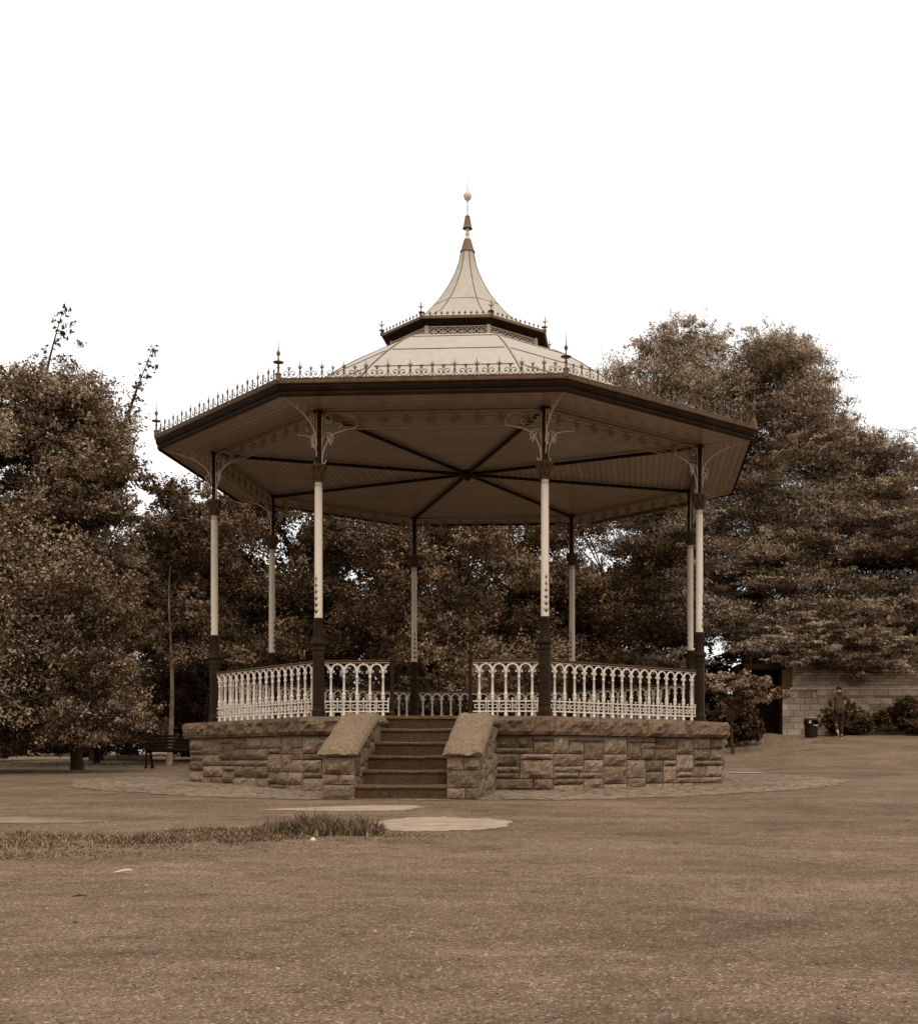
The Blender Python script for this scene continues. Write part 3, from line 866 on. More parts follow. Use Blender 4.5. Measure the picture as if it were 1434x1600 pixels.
# cresting: one side
L = 2 * RR_ * s8; npt = 13; pc = L / npt; yc = -RR_ * c8 + .03
mb = MB()
mb.box((0, yc, zt + .012), (L - .05, .02, .012))
z0 = zt + .015
def unit(x):
    # scroll pair with small cup on top
    for sx in (-1, 1):
        pts = [(x + sx * pc * .5 * (1 - t), z0 + .002 + .0 * t) for t in (0,)]
        arc = []
        for i in range(15):
            t = i / 14; a = -PI * .95 + t * PI * 1.0   # outer quarter from spike foot sweeping under
            arc.append((x + sx * (pc * .27 + pc * .23 * math.cos(PI - (-a) * 0 - t * PI * .55)), z0))
        # big C curve: starts at spike mid height, drops, runs to the centre and curls
        P = [(x + sx * pc * .47, z0 + .11), (x + sx * pc * .45, z0 + .06), (x + sx * pc * .36, z0 + .018), (x + sx * pc * .22, z0 + .006), (x + sx * pc * .08, z0 + .022),
             (x + sx * pc * .035, z0 + .06), (x + sx * pc * .10, z0 + .098), (x + sx * pc * .22, z0 + .095), (x + sx * pc * .27, z0 + .062), (x + sx * pc * .22, z0 + .038), (x + sx * pc * .165, z0 + .05), (x + sx * pc * .175, z0 + .066)]
        mb.tube([(a.x, yc, a.z) for a in curve([(q[0], 0, q[1]) for q in P], 4)], .0058, 4)
        mb.ring((x + sx * pc * .19, yc, z0 + .058), .008, .006, 'y', 6, 4)
        mb.tube([(x, yc, z0 + .125), (x + sx * .018, yc, z0 + .145), (x + sx * .032, yc, z0 + .150)], [.006, .007, .003], 4)
    mb.tube([(x, yc, z0 + .02), (x, yc, z0 + .10), (x, yc, z0 + .125), (x, yc, z0 + .14), (x, yc, z0 + .165)], [.005, .006, .016, .007, .011], 5)
    mb.tube([(x - .026, yc, z0 + .163), (x + .026, yc, z0 + .163)], .006, 4)
for i in range(npt): unit(-L / 2 + pc * (i + .5))
for i in range(1, npt):
    x = -L / 2 + pc * i
    mb.tube([(x, yc, z0), (x, yc, z0 + .02), (x, yc, z0 + .08), (x, yc, z0 + .125), (x, yc, z0 + .15), (x, yc, z0 + .17), (x, yc, z0 + .265)], [.022, .010, .006, .010, .018, .008, .002], 6)
    for sx in (-1, 1):
        mb.tube([(x, yc, z0 + .13), (x + sx * .022, yc, z0 + .155), (x + sx * .036, yc, z0 + .20)], [.008, .008, .002], 5)
        mb.tube([(x, yc, z0 + .135), (x + sx * .010, yc, z0 + .16), (x + sx * .016, yc, z0 + .195)], [.006, .006, .002], 4)
cr0 = mb.build('cresting', M['crest_paint'], fas)
for k in range(1, 8): dup(cr0, fas, rz=R_(45 * k))
# corner finials
mb = MB()
mb.lathe([(.042, -.05), (.042, .05), (.050, .055), (.050, .07), (.030, .08), (.018, .10), (.016, .15), (.026, .165), (.016, .18), (.014, .215), (.03, .228), (.078, .238), (.082, .25), (.03, .262), (.013, .28), (.011, .34), (.024, .355), (.032, .38), (.024, .405), (.010, .42), (.007, .46), (.001, .64)], 12, (0, 0, zt + .01))
def fp(k, R): a = R_(-112.5 + 45 * k); return (R * math.cos(a), R * math.sin(a), 0)
fn0 = mb.build('finial', M['crest_paint'], fas, smooth=True, loc=fp(0, RR_ - .02))
for k in range(1, 8): dup(fn0, fas, fp(k, RR_ - .02))

# ---------------------------------------------------------------- main roof
prof = [(1.200, 1.237), (1.0, 1.275), (.84, 1.325), (.755, 1.375), (.68, 1.44), (.6, 1.503), (.52, 1.560), (.47, 1.592), (.435, 1.612), (.40, 1.63), (.37, 1.640), (.31, 1.650)]
prof = [(r * S, Z(z)) for r, z in prof]
mb = MB(); octloft(mb, prof)
roof = mb.build('roof', M['roof'], band)
def hips(mb, prof, r, lift=.0):
    for k in range(8):
        a = R_(-112.5 + 45 * k)
        mb.tube([(p[0] * math.cos(a), p[0] * math.sin(a), p[1] + lift) for p in prof], r, 6)
mb = MB(); hips(mb, curve_prof := prof, .016); mb.build('hip_roll', M['roof'], roof)
mb = MB(); hips(mb, [(p[0], p[1] - .006) for p in prof], .021); mb.build('hip_shadow_seam', M['seam'], roof)
def seam(mb, R, z, r=.009, skew=0):
    R *= S; z = Z(z)
    for k in range(8):
        a0, a1 = R_(-112.5 + 45 * k), R_(-67.5 + 45 * k)
        p = Vector((R * math.cos(a0), R * math.sin(a0), z)); q = Vector((R * math.cos(a1), R * math.sin(a1), z))
        d = q - p
        mb.tube([p + d * .03, q - d * .03], r, 4)
mb = MB(); seam(mb, .7, 1.424); seam(mb, .575, 1.522); seam(mb, .44, 1.611, .006); mb.build('sheet_seam', M['seam'], roof)

# ---------------------------------------------------------------- cupola
cup = empty('cupola', (0, 0, 0)); cup.parent = band
RD = .312 * S; zd0, zd1 = Z(1.62), Z(1.688)
mb = MB(); octloft(mb, [(RD - .03, zd0 - .1), (RD - .03, zd1 + .02)])
drum = mb.build('drum', M['dark_paint'], cup)
mb = MB()
for k in range(8):
    a = R_(-112.5 + 45 * k); mb.box(((RD) * math.cos(a), (RD) * math.sin(a), (zd0 + zd1) / 2), (.06, .075, zd1 - zd0 + .1), a, bev=.01)
mb.build('corner_post', M['bracket_paint'], drum)
Ld = 2 * RD * s8 - .08; yd = -RD * c8 - .006
mb = MB(); zl, zh = zd1 - .195, zd1 - .01
for z in (zl, zh): mb.box((0, yd, z), (Ld, .02, .014))
nn_ = 6; w_ = Ld / nn_
for i in range(nn_):
    x = -Ld / 2 + w_ * (i + .5); zc = (zl + zh) / 2; hh = (zh - zl) / 2
    for sx in (-1, 1):
        for sz in (-1, 1):
            mb.tube([(p[0] * sx + x, yd, p[2] * sz + zc) for p in spiral((w_ * .25, hh * .5), hh * .44, hh * .12, -2.2, 3.4, 14)], .0075, 4)
            mb.tube([(x, yd, zc), (x + sx * w_ * .28, yd, zc + sz * hh * .12), (x + sx * w_ * .5, yd, zc + sz * hh * .45)], .007, 4)
    mb.ring((x, yd, zc), hh * .3, .007, 'y', 10, 4)
    mb.ring((x + w_ / 2, yd, zc), hh * .34, .007, 'y', 10, 4) if i < nn_ - 1 else None
    mb.tube([(x, yd, zl), (x, yd, zh)], .006, 4)
fr0 = mb.build('fretwork_panel', M['pale_paint'], drum)
for k in range(1, 8): dup(fr0, drum, rz=R_(45 * k))
mb = MB(); RE = .356 * S; ze = Z(1.7145)
octloft(mb, [(RD - .03, zd1 + .02), (RD + .015, zd1 - .005), (RD + .02, zd1 + .005), (RE - .06, ze - .075), (RE - .03, ze - .06), (RE - .02, ze - .04)])
eav = mb.build('cupola_cornice', M['fascia_paint'], cup)
mb = MB(); octloft(mb, [(RE - .02, ze - .04), (RE, ze - .035), (RE + .006, ze - .02), (RE - .004, ze - .014), (RE, ze), (RE - .03, ze + .004)]); mb.build('cupola_gutter', M['lip_paint'], eav)
Le = 2 * RE * s8; mb = MB(); ye = -RE * c8 + .02; mb.box((0, ye, ze + .01), (Le - .02, .012, .008))
for i in range(12):
    x = -Le / 2 + Le * (i + .5) / 12; b = ze + .012
    mb.tube([(x, ye, b), (x, ye, b + .03), (x, ye, b + .055), (x, ye, b + .085)], [.009, .006, .013, .003], 6)
    for sx in (-1, 1): mb.tube([(x, ye, b + .03), (x + sx * .018, ye, b + .038), (x + sx * .024, ye, b + .05)], [.006, .010, .006], 5)
c1 = mb.build('cupola_cresting', M['crest_paint'], eav)
for k in range(1, 8): dup(c1, eav, rz=R_(45 * k))
mb = MB(); mb.lathe([(.03, -.03), (.03, .03), (.012, .045), (.012, .06), (.05, .066), (.05, .076), (.012, .085), (.009, .15), (.02, .165), (.009, .185), (.006, .22), (.014, .235), (.004, .25), (.001, .33)], 10, (0, 0, ze))
for sx in (-1, 1):
    for ax_ in (0, 1):
        q = lambda d, z: (d, 0, ze + z) if ax_ == 0 else (0, d, ze + z)
        mb.tube([q(0, .15), q(sx * .03, .165), q(sx * .05, .195)], [.006, .008, .008], 5)
f1 = mb.build('cupola_finial', M['crest_paint'], eav, loc=fp(0, RE - .01))
for k in range(1, 8): dup(f1, eav, fp(k, RE - .01))
sp = [(.35, 1.7155), (.30, 1.732), (.26, 1.753), (.212, 1.785), (.177, 1.816), (.138, 1.860), (.118, 1.885), (.1, 1.911), (.075, 1.952), (.05, 2.003), (.035, 2.048), (.026, 2.095)]
sp = [(r * S, Z(z)) for r, z in sp]
mb = MB(); octloft(mb, sp); spire = mb.build('spire_roof', M['roof'], cup)
mb = MB(); hips(mb, sp, .009); seam(mb, .143, 1.855, .006); mb.build('spire_rib', M['seam'], spire)
# spire cap, mast, ball
mb = MB()
def skirt(z0, r0, z1, r1, n=16):
    vs = []
    for j, t in enumerate(np.linspace(0, 1, 6)):
        for i in range(n * 2):
            a = PI * i / n; r = r0 + (r1 - r0) * t + (.006 if i % 2 == 0 else 0) + (.012 * (1 - t * 5) if j < 1 else 0)
            z = z0 + (z1 - z0) * t + (.018 if (j == 0 and i % 2) else 0); vs.append((r * math.cos(a), r * math.sin(a), z))
    N = n * 2; mb.add(vs, [(j * N + i, j * N + (i + 1) % N, (j + 1) * N + (i + 1) % N, (j + 1) * N + i) for j in range(5) for i in range(N)])
skirt(Z(2.088), .132, Z(2.141), .062)
mb.lathe([(.05, Z(2.141)), (.01, Z(2.142))], 12)
mb.build('spire_cap', M['cap_metal'], spire, smooth=True)
mb = MB()
skirt(Z(2.184), .082, Z(2.238), .040)
mb.lathe([(.04, Z(2.238)), (.01, Z(2.24))], 12); mb.lathe([(.02, Z(2.186)), (.06, Z(2.19)), (.02, Z(2.195))], 12)
mb.build('spire_cap', M['cap_metal'], spire, smooth=True)
mb = MB()
mb.lathe([(.055, Z(2.14)), (.055, Z(2.146)), (.035, Z(2.152)), (.032, Z(2.158)), (.045, Z(2.162)), (.030, Z(2.167)), (.028, Z(2.175)), (.04, Z(2.181)), (.02, Z(2.19)), (.014, Z(2.24)), (.012, Z(2.275)), (.018, Z(2.278)), (.011, Z(2.281)), (.010, Z(2.295)), (.03, Z(2.302)),
          (.055, Z(2.306)), (.074, Z(2.315)), (.077, Z(2.320)), (.070, Z(2.327)), (.045, Z(2.333)), (.018, Z(2.337)), (.010, Z(2.345)), (.006, Z(2.38)), (.001, Z(2.47))], 20)
mb.build('spire_finial', M['pale_paint'], spire, smooth=True)

# ---------------------------------------------------------------- railings
RT = FL + .885
zg0, zg1 = FL + .085, FL + .245   # lower grid bars
arcz = RT - .155
def baluster_mesh():
    mb = MB()
    mb.lathe([(.018, FL), (.028, FL + .01), (.03, FL + .03), (.022, FL + .05), (.014, FL + .08), (.016, FL + .10), (.016, FL + .24), (.024, FL + .26), (.032, FL + .30), (.026, FL + .335),
              (.034, FL + .345), (.034, FL + .36), (.022, FL + .375), (.020, FL + .40), (.0175, arcz - .12), (.026, arcz - .11), (.026, arcz - .095), (.018, arcz - .085), (.022, arcz - .04), (.034, arcz - .015), (.034, arcz)], 10)
    for sx in (-1, 1):
        mb.tube(spiral((sx * .040, arcz - .015), .018, .006, PI / 2, PI / 2 + sx * -5.0, 12), .008, 5)
        mb.tube(curve(X3([(sx * .008, arcz - .01), (sx * .022, arcz + .03), (sx * .030, arcz + .06)])), [.011] * 8 + [.008] * 8 + [.003], 5)
    mb.tube(X3([(0, arcz - .01), (0, arcz + .04), (0, arcz + .075)]), [.012, .010, .003], 5)
    return mb
bm0 = baluster_mesh().build('baluster', M['rail_paint'], None, smooth=True)
bal_me = bm0.data; bpy.data.objects.remove(bm0)
def panel(name, x0, x1, nb, ksides, y=-apc, indiv=None, gate_side=0):
    """railing panel spanning x0..x1 on the front side; copies on other sides"""
    p = (x1 - x0) / nb
    mb = MB(); Lp = x1 - x0; xm = (x0 + x1) / 2
    # grids
    for z, r in ((zg0, .011), (zg1, .010)): mb.box((xm, y, z), (Lp - .01, .022, r * 2))
    for i in range(nb):
        x = x0 + p * (i + .5)
        for xx, sx in ((x + p / 2, 1),):
            if i == nb - 1 and gate_side != 1: pass
            mb.lathe([(.009, zg0 - .0), (.009, zg1 + .02), (.016, zg1 + .03), (.016, zg1 + .04), (.006, zg1 + .052)], 6, (xx if i < nb - 1 else x1 - .02, y, 0))
        # meander between bars
        zc = (zg0 + zg1) / 2
        for sx in (-1, 1):
            q = x + sx * p / 2
            mb.box((x + sx * p * .22, y, zc + .028), (p * .30, .014, .011)); mb.box((x + sx * p * .22, y, zc - .028), (p * .30, .014, .011))
            mb.box((x + sx * p * .34, y, zc), (.011, .014, .045))
        # arches
        if i < nb - 1:
            c = (x + p / 2, y, arcz + .015); ra = p / 2 - .028
            pts = [(c[0] + ra * math.cos(a) * 1.12, y, c[2] + .088 * math.sin(a)) for a in np.linspace(.0, PI, 11)]
            mb.tube(pts, .012, 6)
            mb.box((c[0], y, arcz + .112), (.03, .02, .02))
        for sx in (-1, 1):
            mb.tube([(x + sx * .014, y, arcz + .05), (x + sx * .035, y, arcz + .085), (x + sx * .05, y, arcz + .105)], .007, 5)
    # end half arches
    mb.tube([(x0 + p * .5 - .028, y, arcz + .02), (x0 + p * .2, y, arcz + .08), (x0 + .01, y, arcz + .10)], .011, 6)
    mb.tube([(x1 - p * .5 + .028, y, arcz + .02), (x1 - p * .2, y, arcz + .08), (x1 - .01, y, arcz + .10)], .011, 6)
    mb.box((xm, y, RT - .028), (Lp, .02, .012))
    pan = mb.build(name, M['rail_paint'], band)
    hb = MB(); hb.box((xm, y, RT), (Lp + .02, .055, .028), bev=.008); hb.box((xm, y, RT - .018), (Lp + .01, .034, .012))
    hr = hb.build('handrail', M['brown_paint'], pan)
    for i, k in enumerate(ksides):
        po = pan if i == 0 else dup(pan, band)
        po.rotation_euler.z = R_(45 * k)
        if i > 0: dup(hr, po)
        if indiv is None or k in indiv:
            for j in range(nb):
                b = bpy.data.objects.new('baluster', bal_me); col.objects.link(b); b.parent = po; b.location = (x0 + p * (j + .5), y, 0)
        else:
            b2 = baluster_mesh(); V, F, T = b2.v, b2.f, b2.t; mm = MB()
            for j in range(nb): mm.add([(v[0] + x0 + p * (j + .5), v[1] + y, v[2]) for v in V], F)
            q = mm.build('balusters', M['rail_paint'], po, smooth=True); q['kind'] = 'stuff'
hp = .095
panel('railing_panel', -Lc / 2 + hp, Lc / 2 - hp, 16, [1, 3, 4, 5, 7, 2, 6], indiv=[1, 3, 4, 5, 7])
gx = .132 * S
panel('railing_panel', -Lc / 2 + hp, -gx - .04, 5, [0]); panel('railing_panel', gx + .04, Lc / 2 - hp, 5, [0])
mb = MB()
mb.lathe([(.05, FL), (.05, FL + .06), (.034, FL + .08), (.030, FL + .10), (.030, RT - .02), (.042, RT), (.042, RT + .03), (.026, RT + .045), (.024, RT + .10), (.046, RT + .12), (.046, RT + .14), (.02, RT + .17), (.004, RT + .2)], 12)
gp = mb.build('gate_post', M['dark_paint'], band, loc=(-gx, -apc, 0)); dup(gp, band, (gx, -apc, 0))

# ------------------------------------------------------------------ trees
def limb(mb, a, b, r0, r1, rnd, n=7, sag=.12):
    a, b = Vector(a), Vector(b); L_ = (b - a).length; pts = []; rs = []
    w = Vector((rnd.uniform(-1, 1), rnd.uniform(-1, 1), 0)) * L_ * .06
    for i in range(n + 1):
        t = i / n; p = a.lerp(b, t) + w * math.sin(t * PI * 1.5) + Vector((0, 0, L_ * sag * math.sin(t * PI)))
        pts.append(p); rs.append(r0 + (r1 - r0) * t)
    mb.tube(pts, rs, 7, rnd.random())
    return pts
def leaves(clumps, size, flat, rnd, asp=.55, sub=None, up=.4, dens=1.0, plume=.26, perp=.11, per=60):
    """clumps: list of (cx,cy,cz,rx,ry,rz,n,tone); leaves sit along short twigs that point out of each clump"""
    Q = []; T = []
    for (cx, cy, cz, rx, ry, rz, n, tn) in clumps:
        n = int(n * dens); m = sub or max(6, n // per)
        d = rnd.normal(size=(m, 3)); d /= np.linalg.norm(d, axis=1)[:, None]
        d[:, 2] = np.where(d[:, 2] < -.35, d[:, 2] * .4, d[:, 2])
        rad = .4 + .62 * rnd.rand(m) ** .6
        sc = d * rad[:, None]
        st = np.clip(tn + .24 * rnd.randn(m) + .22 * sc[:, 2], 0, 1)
        idx = rnd.randint(0, m, n)
        dr = d + rnd.normal(size=(m, 3)) * .55 + np.array([0, 0, up * .5]); dr /= np.linalg.norm(dr, axis=1)[:, None]
        ln = plume * (.5 + rnd.rand(m))
        t = rnd.rand(n) * 2 - 1
        wd = perp * (.6 + .9 * rnd.rand(m))[idx] * (1.15 - .55 * np.clip(t, -1, 1))
        off = dr[idx] * (t * ln[idx])[:, None] + rnd.normal(size=(n, 3)) * wd[:, None] * np.array([1, 1, flat])
        P = (sc[idx] + off) * np.array([rx, ry, rz]) + np.array([cx, cy, cz])
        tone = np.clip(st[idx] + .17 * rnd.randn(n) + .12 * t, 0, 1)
        nv = rnd.normal(size=(n, 3)) + sc[idx] * .6 + np.array([0, 0, up]); nv /= np.linalg.norm(nv, axis=1)[:, None]
        tv = np.cross(nv, rnd.normal(size=(n, 3))) + dr[idx] * (1.8 if asp < .4 else .5)
        tv -= nv * (tv * nv).sum(1)[:, None]; tv /= np.linalg.norm(tv, axis=1)[:, None] + 1e-9
        bv = np.cross(nv, tv); s_ = size * (.45 + 1.0 * rnd.rand(n) ** 1.5)[:, None]
        a, b = tv * s_, bv * s_ * asp
        Q.append(np.stack([P - a, P + b * 1.0 - a * .1, P + a, P - b - a * .1], 1)); T.append(tone)
    return np.concatenate(Q), np.concatenate(T)
def tree(name, label, cat, base, top, tr, clumps, size, mat, bark='bark', flat=1.0, seed=1, asp=.55, lean=(0, 0), dens=1.0, group=None, up=.4, limbs=True, plume=.26, perp=.11, per=60):
    r1 = random.Random(seed); rn = np.random.RandomState(seed)
    x, y = base; z = gz(x, y)
    root = empty(name, (x, y, z), 0, label, cat, group)
    top = z + (top - z) * .86
    mb = MB(); tp = (x + lean[0], y + lean[1], top)
    if tr > 0:
        pts = []; n = 12
        for i in range(n + 1):
            t = i / n; pts.append((lean[0] * t + .12 * math.sin(t * 5 + seed) * t, lean[1] * t + .1 * math.cos(t * 4) * t, (top - z) * t - .15 * (1 - t)))
        mb.tube(pts, [tr * (1.35 if i == 0 else 1) * (1 - .85 * i / n) for i in range(n + 1)], 9)
        if limbs:
            for c in clumps:
                h = min(max(c[2] - z - max(.5, c[3] * .8), (top - z) * .15), (top - z) * .93); t = h / (top - z)
                i = min(n, int(t * n)); r = tr * (1 - .85 * t) * .55
                limb(mb, pts[i], (c[0] - x, c[1] - y, c[2] - z), max(r, .03), .015, r1)
                for _ in range(3):
                    e = (c[0] - x + r1.uniform(-.8, .8) * c[3], c[1] - y + r1.uniform(-.8, .8) * c[4], c[2] - z + r1.uniform(-.4, .9) * c[5])
                    limb(mb, (c[0] - x, c[1] - y, c[2] - z), e, .02, .006, r1, 4)
        mb.build('trunk', M[bark], root, smooth=True)
    Q, T = leaves(clumps, size, flat, rn, asp, dens=dens, up=up, plume=plume, perp=perp, per=per)
    Q = Q - np.array([x, y, z])
    # nothing grows under the ground
    Q = Q[(Q[:, :, 2].min(1) > .02)] if True else Q
    T = T[:len(Q)]
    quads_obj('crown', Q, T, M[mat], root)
    return root
def env(u0, u1, vf, Y, n, r, seed, tone=(.3, .7), nl=1500, vlow=1150, fl=.75, depth=2.0):
    """scatter clumps inside an outline surveyed from the photo: vf(u)=top line"""
    rr = random.Random(seed); out = []
    for i in range(n):
        u = rr.uniform(u0, u1); vt = vf(u); v = vt + (vlow - vt) * rr.random() ** .9
        s_ = rr.uniform(.7, 1.25) * r
        x, y, z = at(u, v, Y + rr.uniform(-depth, depth)); z = max(z - s_ * .6, 1.0 + s_ * .2)
        out.append((x, y, z, s_, s_, s_ * fl, nl, rr.uniform(*tone)))
    # extra ones right along the skyline
    return out
def skyline(pts, Y, r, seed, nl=1300, tone=(.4, .8), fl=.75):
    rr = random.Random(seed); out = []
    for u, v in pts:
        s_ = r * rr.uniform(.8, 1.15); x, y, z = at(u, v, Y + rr.uniform(-.6, .6))
        out.append((x, y, z - s_ * fl * .8, s_, s_, s_ * fl, nl, rr.uniform(*tone)))
    return out
def line(pts):
    us = [p[0] for p in pts]; vs = [p[1] for p in pts]
    return lambda u: float(np.interp(u, us, vs))

rr_tw = random.Random(4)
# 1: big dense tree at left edge
vt = line([(-300, 640), (-100, 575), (60, 572), (150, 620), (185, 700), (205, 830), (215, 1000)])
cl = env(-260, 140, vt, 29, 72, 1.2, 1, (.3, .75), 4200, 1130) + skyline([(-60, 575), (10, 572), (70, 575), (98, 580), (120, 592), (150, 640), (165, 700), (172, 770), (160, 840), (170, 930), (165, 1010), (150, 900), (130, 700), (175, 1080), (100, 1000), (60, 950), (120, 1110)], 28.5, .85, 2, 2800)
rr = random.Random(8)
for i in range(34):
    u = rr.uniform(40, 158); v = rr.uniform(640, 930); x, y, z = at(u, v, 29.5 + rr.uniform(-1, 1)); s_ = rr.uniform(.7, 1.05)
    cl.append((x, y, z - .3, s_, s_, s_ * .8, 3000, rr.uniform(.25, .75)))
tree('broadleaf_tree', 'big dense leafy tree filling the left edge of the view', 'tree', (at(-60, 0, 29.5)[0], CAMY + 29.5), 9.5, .38, cl, .040, 'leaf_left', seed=11, dens=1.35, plume=.34, perp=.085)
# wispy shoots of a taller young tree behind it
cl = skyline([(98, 478), (112, 505), (96, 520), (122, 530), (104, 548), (114, 562), (92, 500), (130, 590), (150, 600)], 31, .2, 3, 50, fl=.9)
mbs = []
for (ua, va, ub, vb, n) in ((180, 730, 240, 540, 19), (185, 700, 222, 585, 9), (190, 760, 204, 690, 5), (70, 600, 100, 480, 9), (150, 660, 160, 590, 5)):
    ln = []
    for i in range(n):
        t = i / (n - 1); uu, vv_ = ua + (ub - ua) * t ** 1.25, va + (vb - va) * t; ln.append(at(uu, vv_, 31))
        cl += skyline([(uu + rr_tw.uniform(-10, 10) * (1.2 - t), vv_ + rr_tw.uniform(-6, 6))], 31, .17, int(t * 999) + n, 26, fl=.8)
    mbs.append(ln)
cl += skyline([(150, 640), (165, 700)], 31, .4, 5, 300)
ash = tree('ash_tree', 'thin wispy tree with long leafy shoots rising above the big left tree', 'tree', (at(120, 0, 31)[0], CAMY + 31), 7.4, .14, cl, .05, 'leaf_dark', seed=12, asp=.45, limbs=False)
for ln in mbs:
    mb = MB(); L0 = ash.location; pts = [(p[0] - L0.x, p[1] - L0.y, p[2] - L0.z) for p in ln]
    pts = [(.3 * pts[0][0], 0, pts[0][2] - 2.2), (.75 * pts[0][0], 0, pts[0][2] - .8)] + pts
    mb.tube(pts, [.05 - .046 * i / (len(pts) - 1) for i in range(len(pts))], 6); mb.build('shoot', M['bark'], ash)
# 2: open birch behind the bench
cl = []
rr = random.Random(9)
vt = line([(190, 800), (230, 745), (270, 725), (330, 770), (400, 800)])
for i in range(46):
    u = rr.uniform(200, 385); v = vt(u) + (1040 - vt(u)) * rr.random(); x, y, z = at(u, v, 36 + rr.uniform(-1, 1)); s_ = rr.uniform(.45, .85)
    cl.append((x, y, z - s_ * .5, s_, s_, s_ * .8, 1000, rr.uniform(.3, .75)))
tree('birch_tree', 'slender tree with a pale straight trunk behind the bench', 'tree', (at(264, 0, 36)[0], CAMY + 36), 7.0, .085, cl, .05, 'leaf_mid', 'pale_bark', limbs=False, seed=13, lean=(.15, 0))
# 3: left understory
vt = line([(60, 1040), (130, 1040), (200, 1060), (260, 1090), (330, 1075)])
cl = env(20, 240, vt, 37, 34, .7, 21, (.35, .8), 2000, 1165, depth=.8)
tree('spreading_bush', 'low spreading bush with drooping leaves left of the bench', 'bush', (at(150, 0, 37)[0], CAMY + 37), 3.0, .1, cl, .052, 'leaf_mid', seed=14, limbs=False)
# 4.. dark trees behind the bandstand
B4 = [(150, 210, 900, 41, 20, 'leaf_dark', 'dark tree between the left tree and the birch'),
      (330, 110, 785, 42, 30, 'leaf_dark', 'dark leafy tree seen behind the left pair of columns'),
      (475, 115, 725, 41, 38, 'leaf_mid', 'rounded leafy tree behind the front left column'),
      (600, 110, 735, 43, 36, 'leaf_dark', 'dark tree behind the gap between the front columns'),
      (720, 115, 790, 39, 38, 'leaf_mid', 'rounded holly tree behind the middle of the bandstand'),
      (830, 100, 745, 43, 34, 'leaf_mid', 'leafy tree behind the front right column'),
      (940, 100, 760, 44, 30, 'leaf_dark', 'dark tree between the rear right column and the conifer')]
for j, (u, hw, vtop, Y, n, mt, lb) in enumerate(B4):
    rr = random.Random(100 + j); cl = []
    for i in range(n):
        du = rr.uniform(-1, 1); vv = vtop + (1120 - vtop) * rr.random() ** .9
        k = math.sqrt(max(.05, 1 - ((vtop + 60 - vv) / 300) ** 2)) if vv < vtop + 60 else 1
        edge = vtop + 45 * du * du
        if vv < edge: vv = edge + rr.uniform(0, 60)
        s_ = rr.uniform(.75, 1.35); x, y, z = at(u + du * hw * 1.15, vv, Y + rr.uniform(-1.6, 1.6))
        cl.append((x, y, max(z - s_ * .5, 1.2), s_, s_, s_ * .8, 3000, rr.uniform(.1, .85)))
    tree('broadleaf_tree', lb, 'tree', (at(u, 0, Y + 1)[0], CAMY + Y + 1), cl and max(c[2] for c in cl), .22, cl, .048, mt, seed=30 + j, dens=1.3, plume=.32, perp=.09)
# far backing tree line (things too)
for j, (u, vtop) in enumerate([(-150, 900), (30, 960), (200, 880), (360, 860), (520, 850), (680, 850), (840, 840), (1000, 850), (1160, 900), (1320, 900), (1480, 900)]):
    rr = random.Random(200 + j); cl = []
    for i in range(16):
        du = rr.uniform(-1, 1); vv = vtop + 60 * du * du + (1130 - vtop) * rr.random()
        s_ = rr.uniform(1.3, 2.2); x, y, z = at(u + du * 115, vv, 54 + rr.uniform(-2, 2))
        cl.append((x, y, max(z - s_ * .5, 1.8), s_, s_, s_ * .8, 1300, rr.uniform(.1, .5)))
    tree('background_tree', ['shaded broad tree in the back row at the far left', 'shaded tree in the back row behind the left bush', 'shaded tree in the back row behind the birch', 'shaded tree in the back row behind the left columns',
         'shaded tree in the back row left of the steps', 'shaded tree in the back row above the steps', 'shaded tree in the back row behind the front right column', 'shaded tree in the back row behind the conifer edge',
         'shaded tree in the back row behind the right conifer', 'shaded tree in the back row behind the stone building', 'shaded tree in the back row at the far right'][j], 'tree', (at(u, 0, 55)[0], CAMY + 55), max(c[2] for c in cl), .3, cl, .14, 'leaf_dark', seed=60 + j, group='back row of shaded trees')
# 5: the great conifer at right
vt = line([(900, 620), (940, 570), (970, 555), (1010, 530), (1040, 502), (1085, 492), (1120, 515), (1148, 575), (1172, 525), (1215, 512), (1260, 535), (1280, 590), (1300, 635), (1345, 655), (1450, 690), (1600, 800)])
cl = []
rr = random.Random(77)
YC = 49
for i in range(95):
    u = rr.uniform(970, 1400); v0 = vt(u) + 30; v = rr.uniform(v0, 860); x, y, z = at(u, v, YC + rr.uniform(-1.5, 2.5)); s_ = rr.uniform(1.1, 1.6)
    cl.append((x, y, z - .3, s_, s_, s_ * .75, 2600, rr.uniform(.25, .75)))
for i in range(300):
    u = rr.uniform(925, 1560); v0 = vt(u) + 22; v = v0 + (1030 - v0) * rr.random() ** .95
    if u < 1010 and 860 < v < 1020 and rr.random() < .5: continue
    Y = YC + rr.uniform(-3, 3); s_ = rr.uniform(.9, 1.6); x, y, z = at(u, v, Y); k = min(1, max(0, (v - 600) / 200))
    cl.append((x, y, z - .3, s_ * (1.0 + .35 * k), s_ * 1.15, s_ * (.75 - .33 * k), 2800, rr.uniform(.25, .8)))
for u, v in [(945, 572), (975, 556), (1000, 540), (1025, 515), (1045, 506), (1065, 500), (1085, 497), (1105, 505), (1122, 520), (1172, 525), (1190, 516), (1215, 516), (1240, 522), (1258, 538), (1272, 560), (1278, 600), (1300, 645), (1325, 655), (1345, 668), (1060, 530), (1100, 540), (1230, 560), (1190, 550), (1030, 560)]:
    x, y, z = at(u, v, YC + rr.uniform(-1, 1)); cl.append((x, y, z - .6, .8, .8, .75, 1500, rr.uniform(.5, .9)))
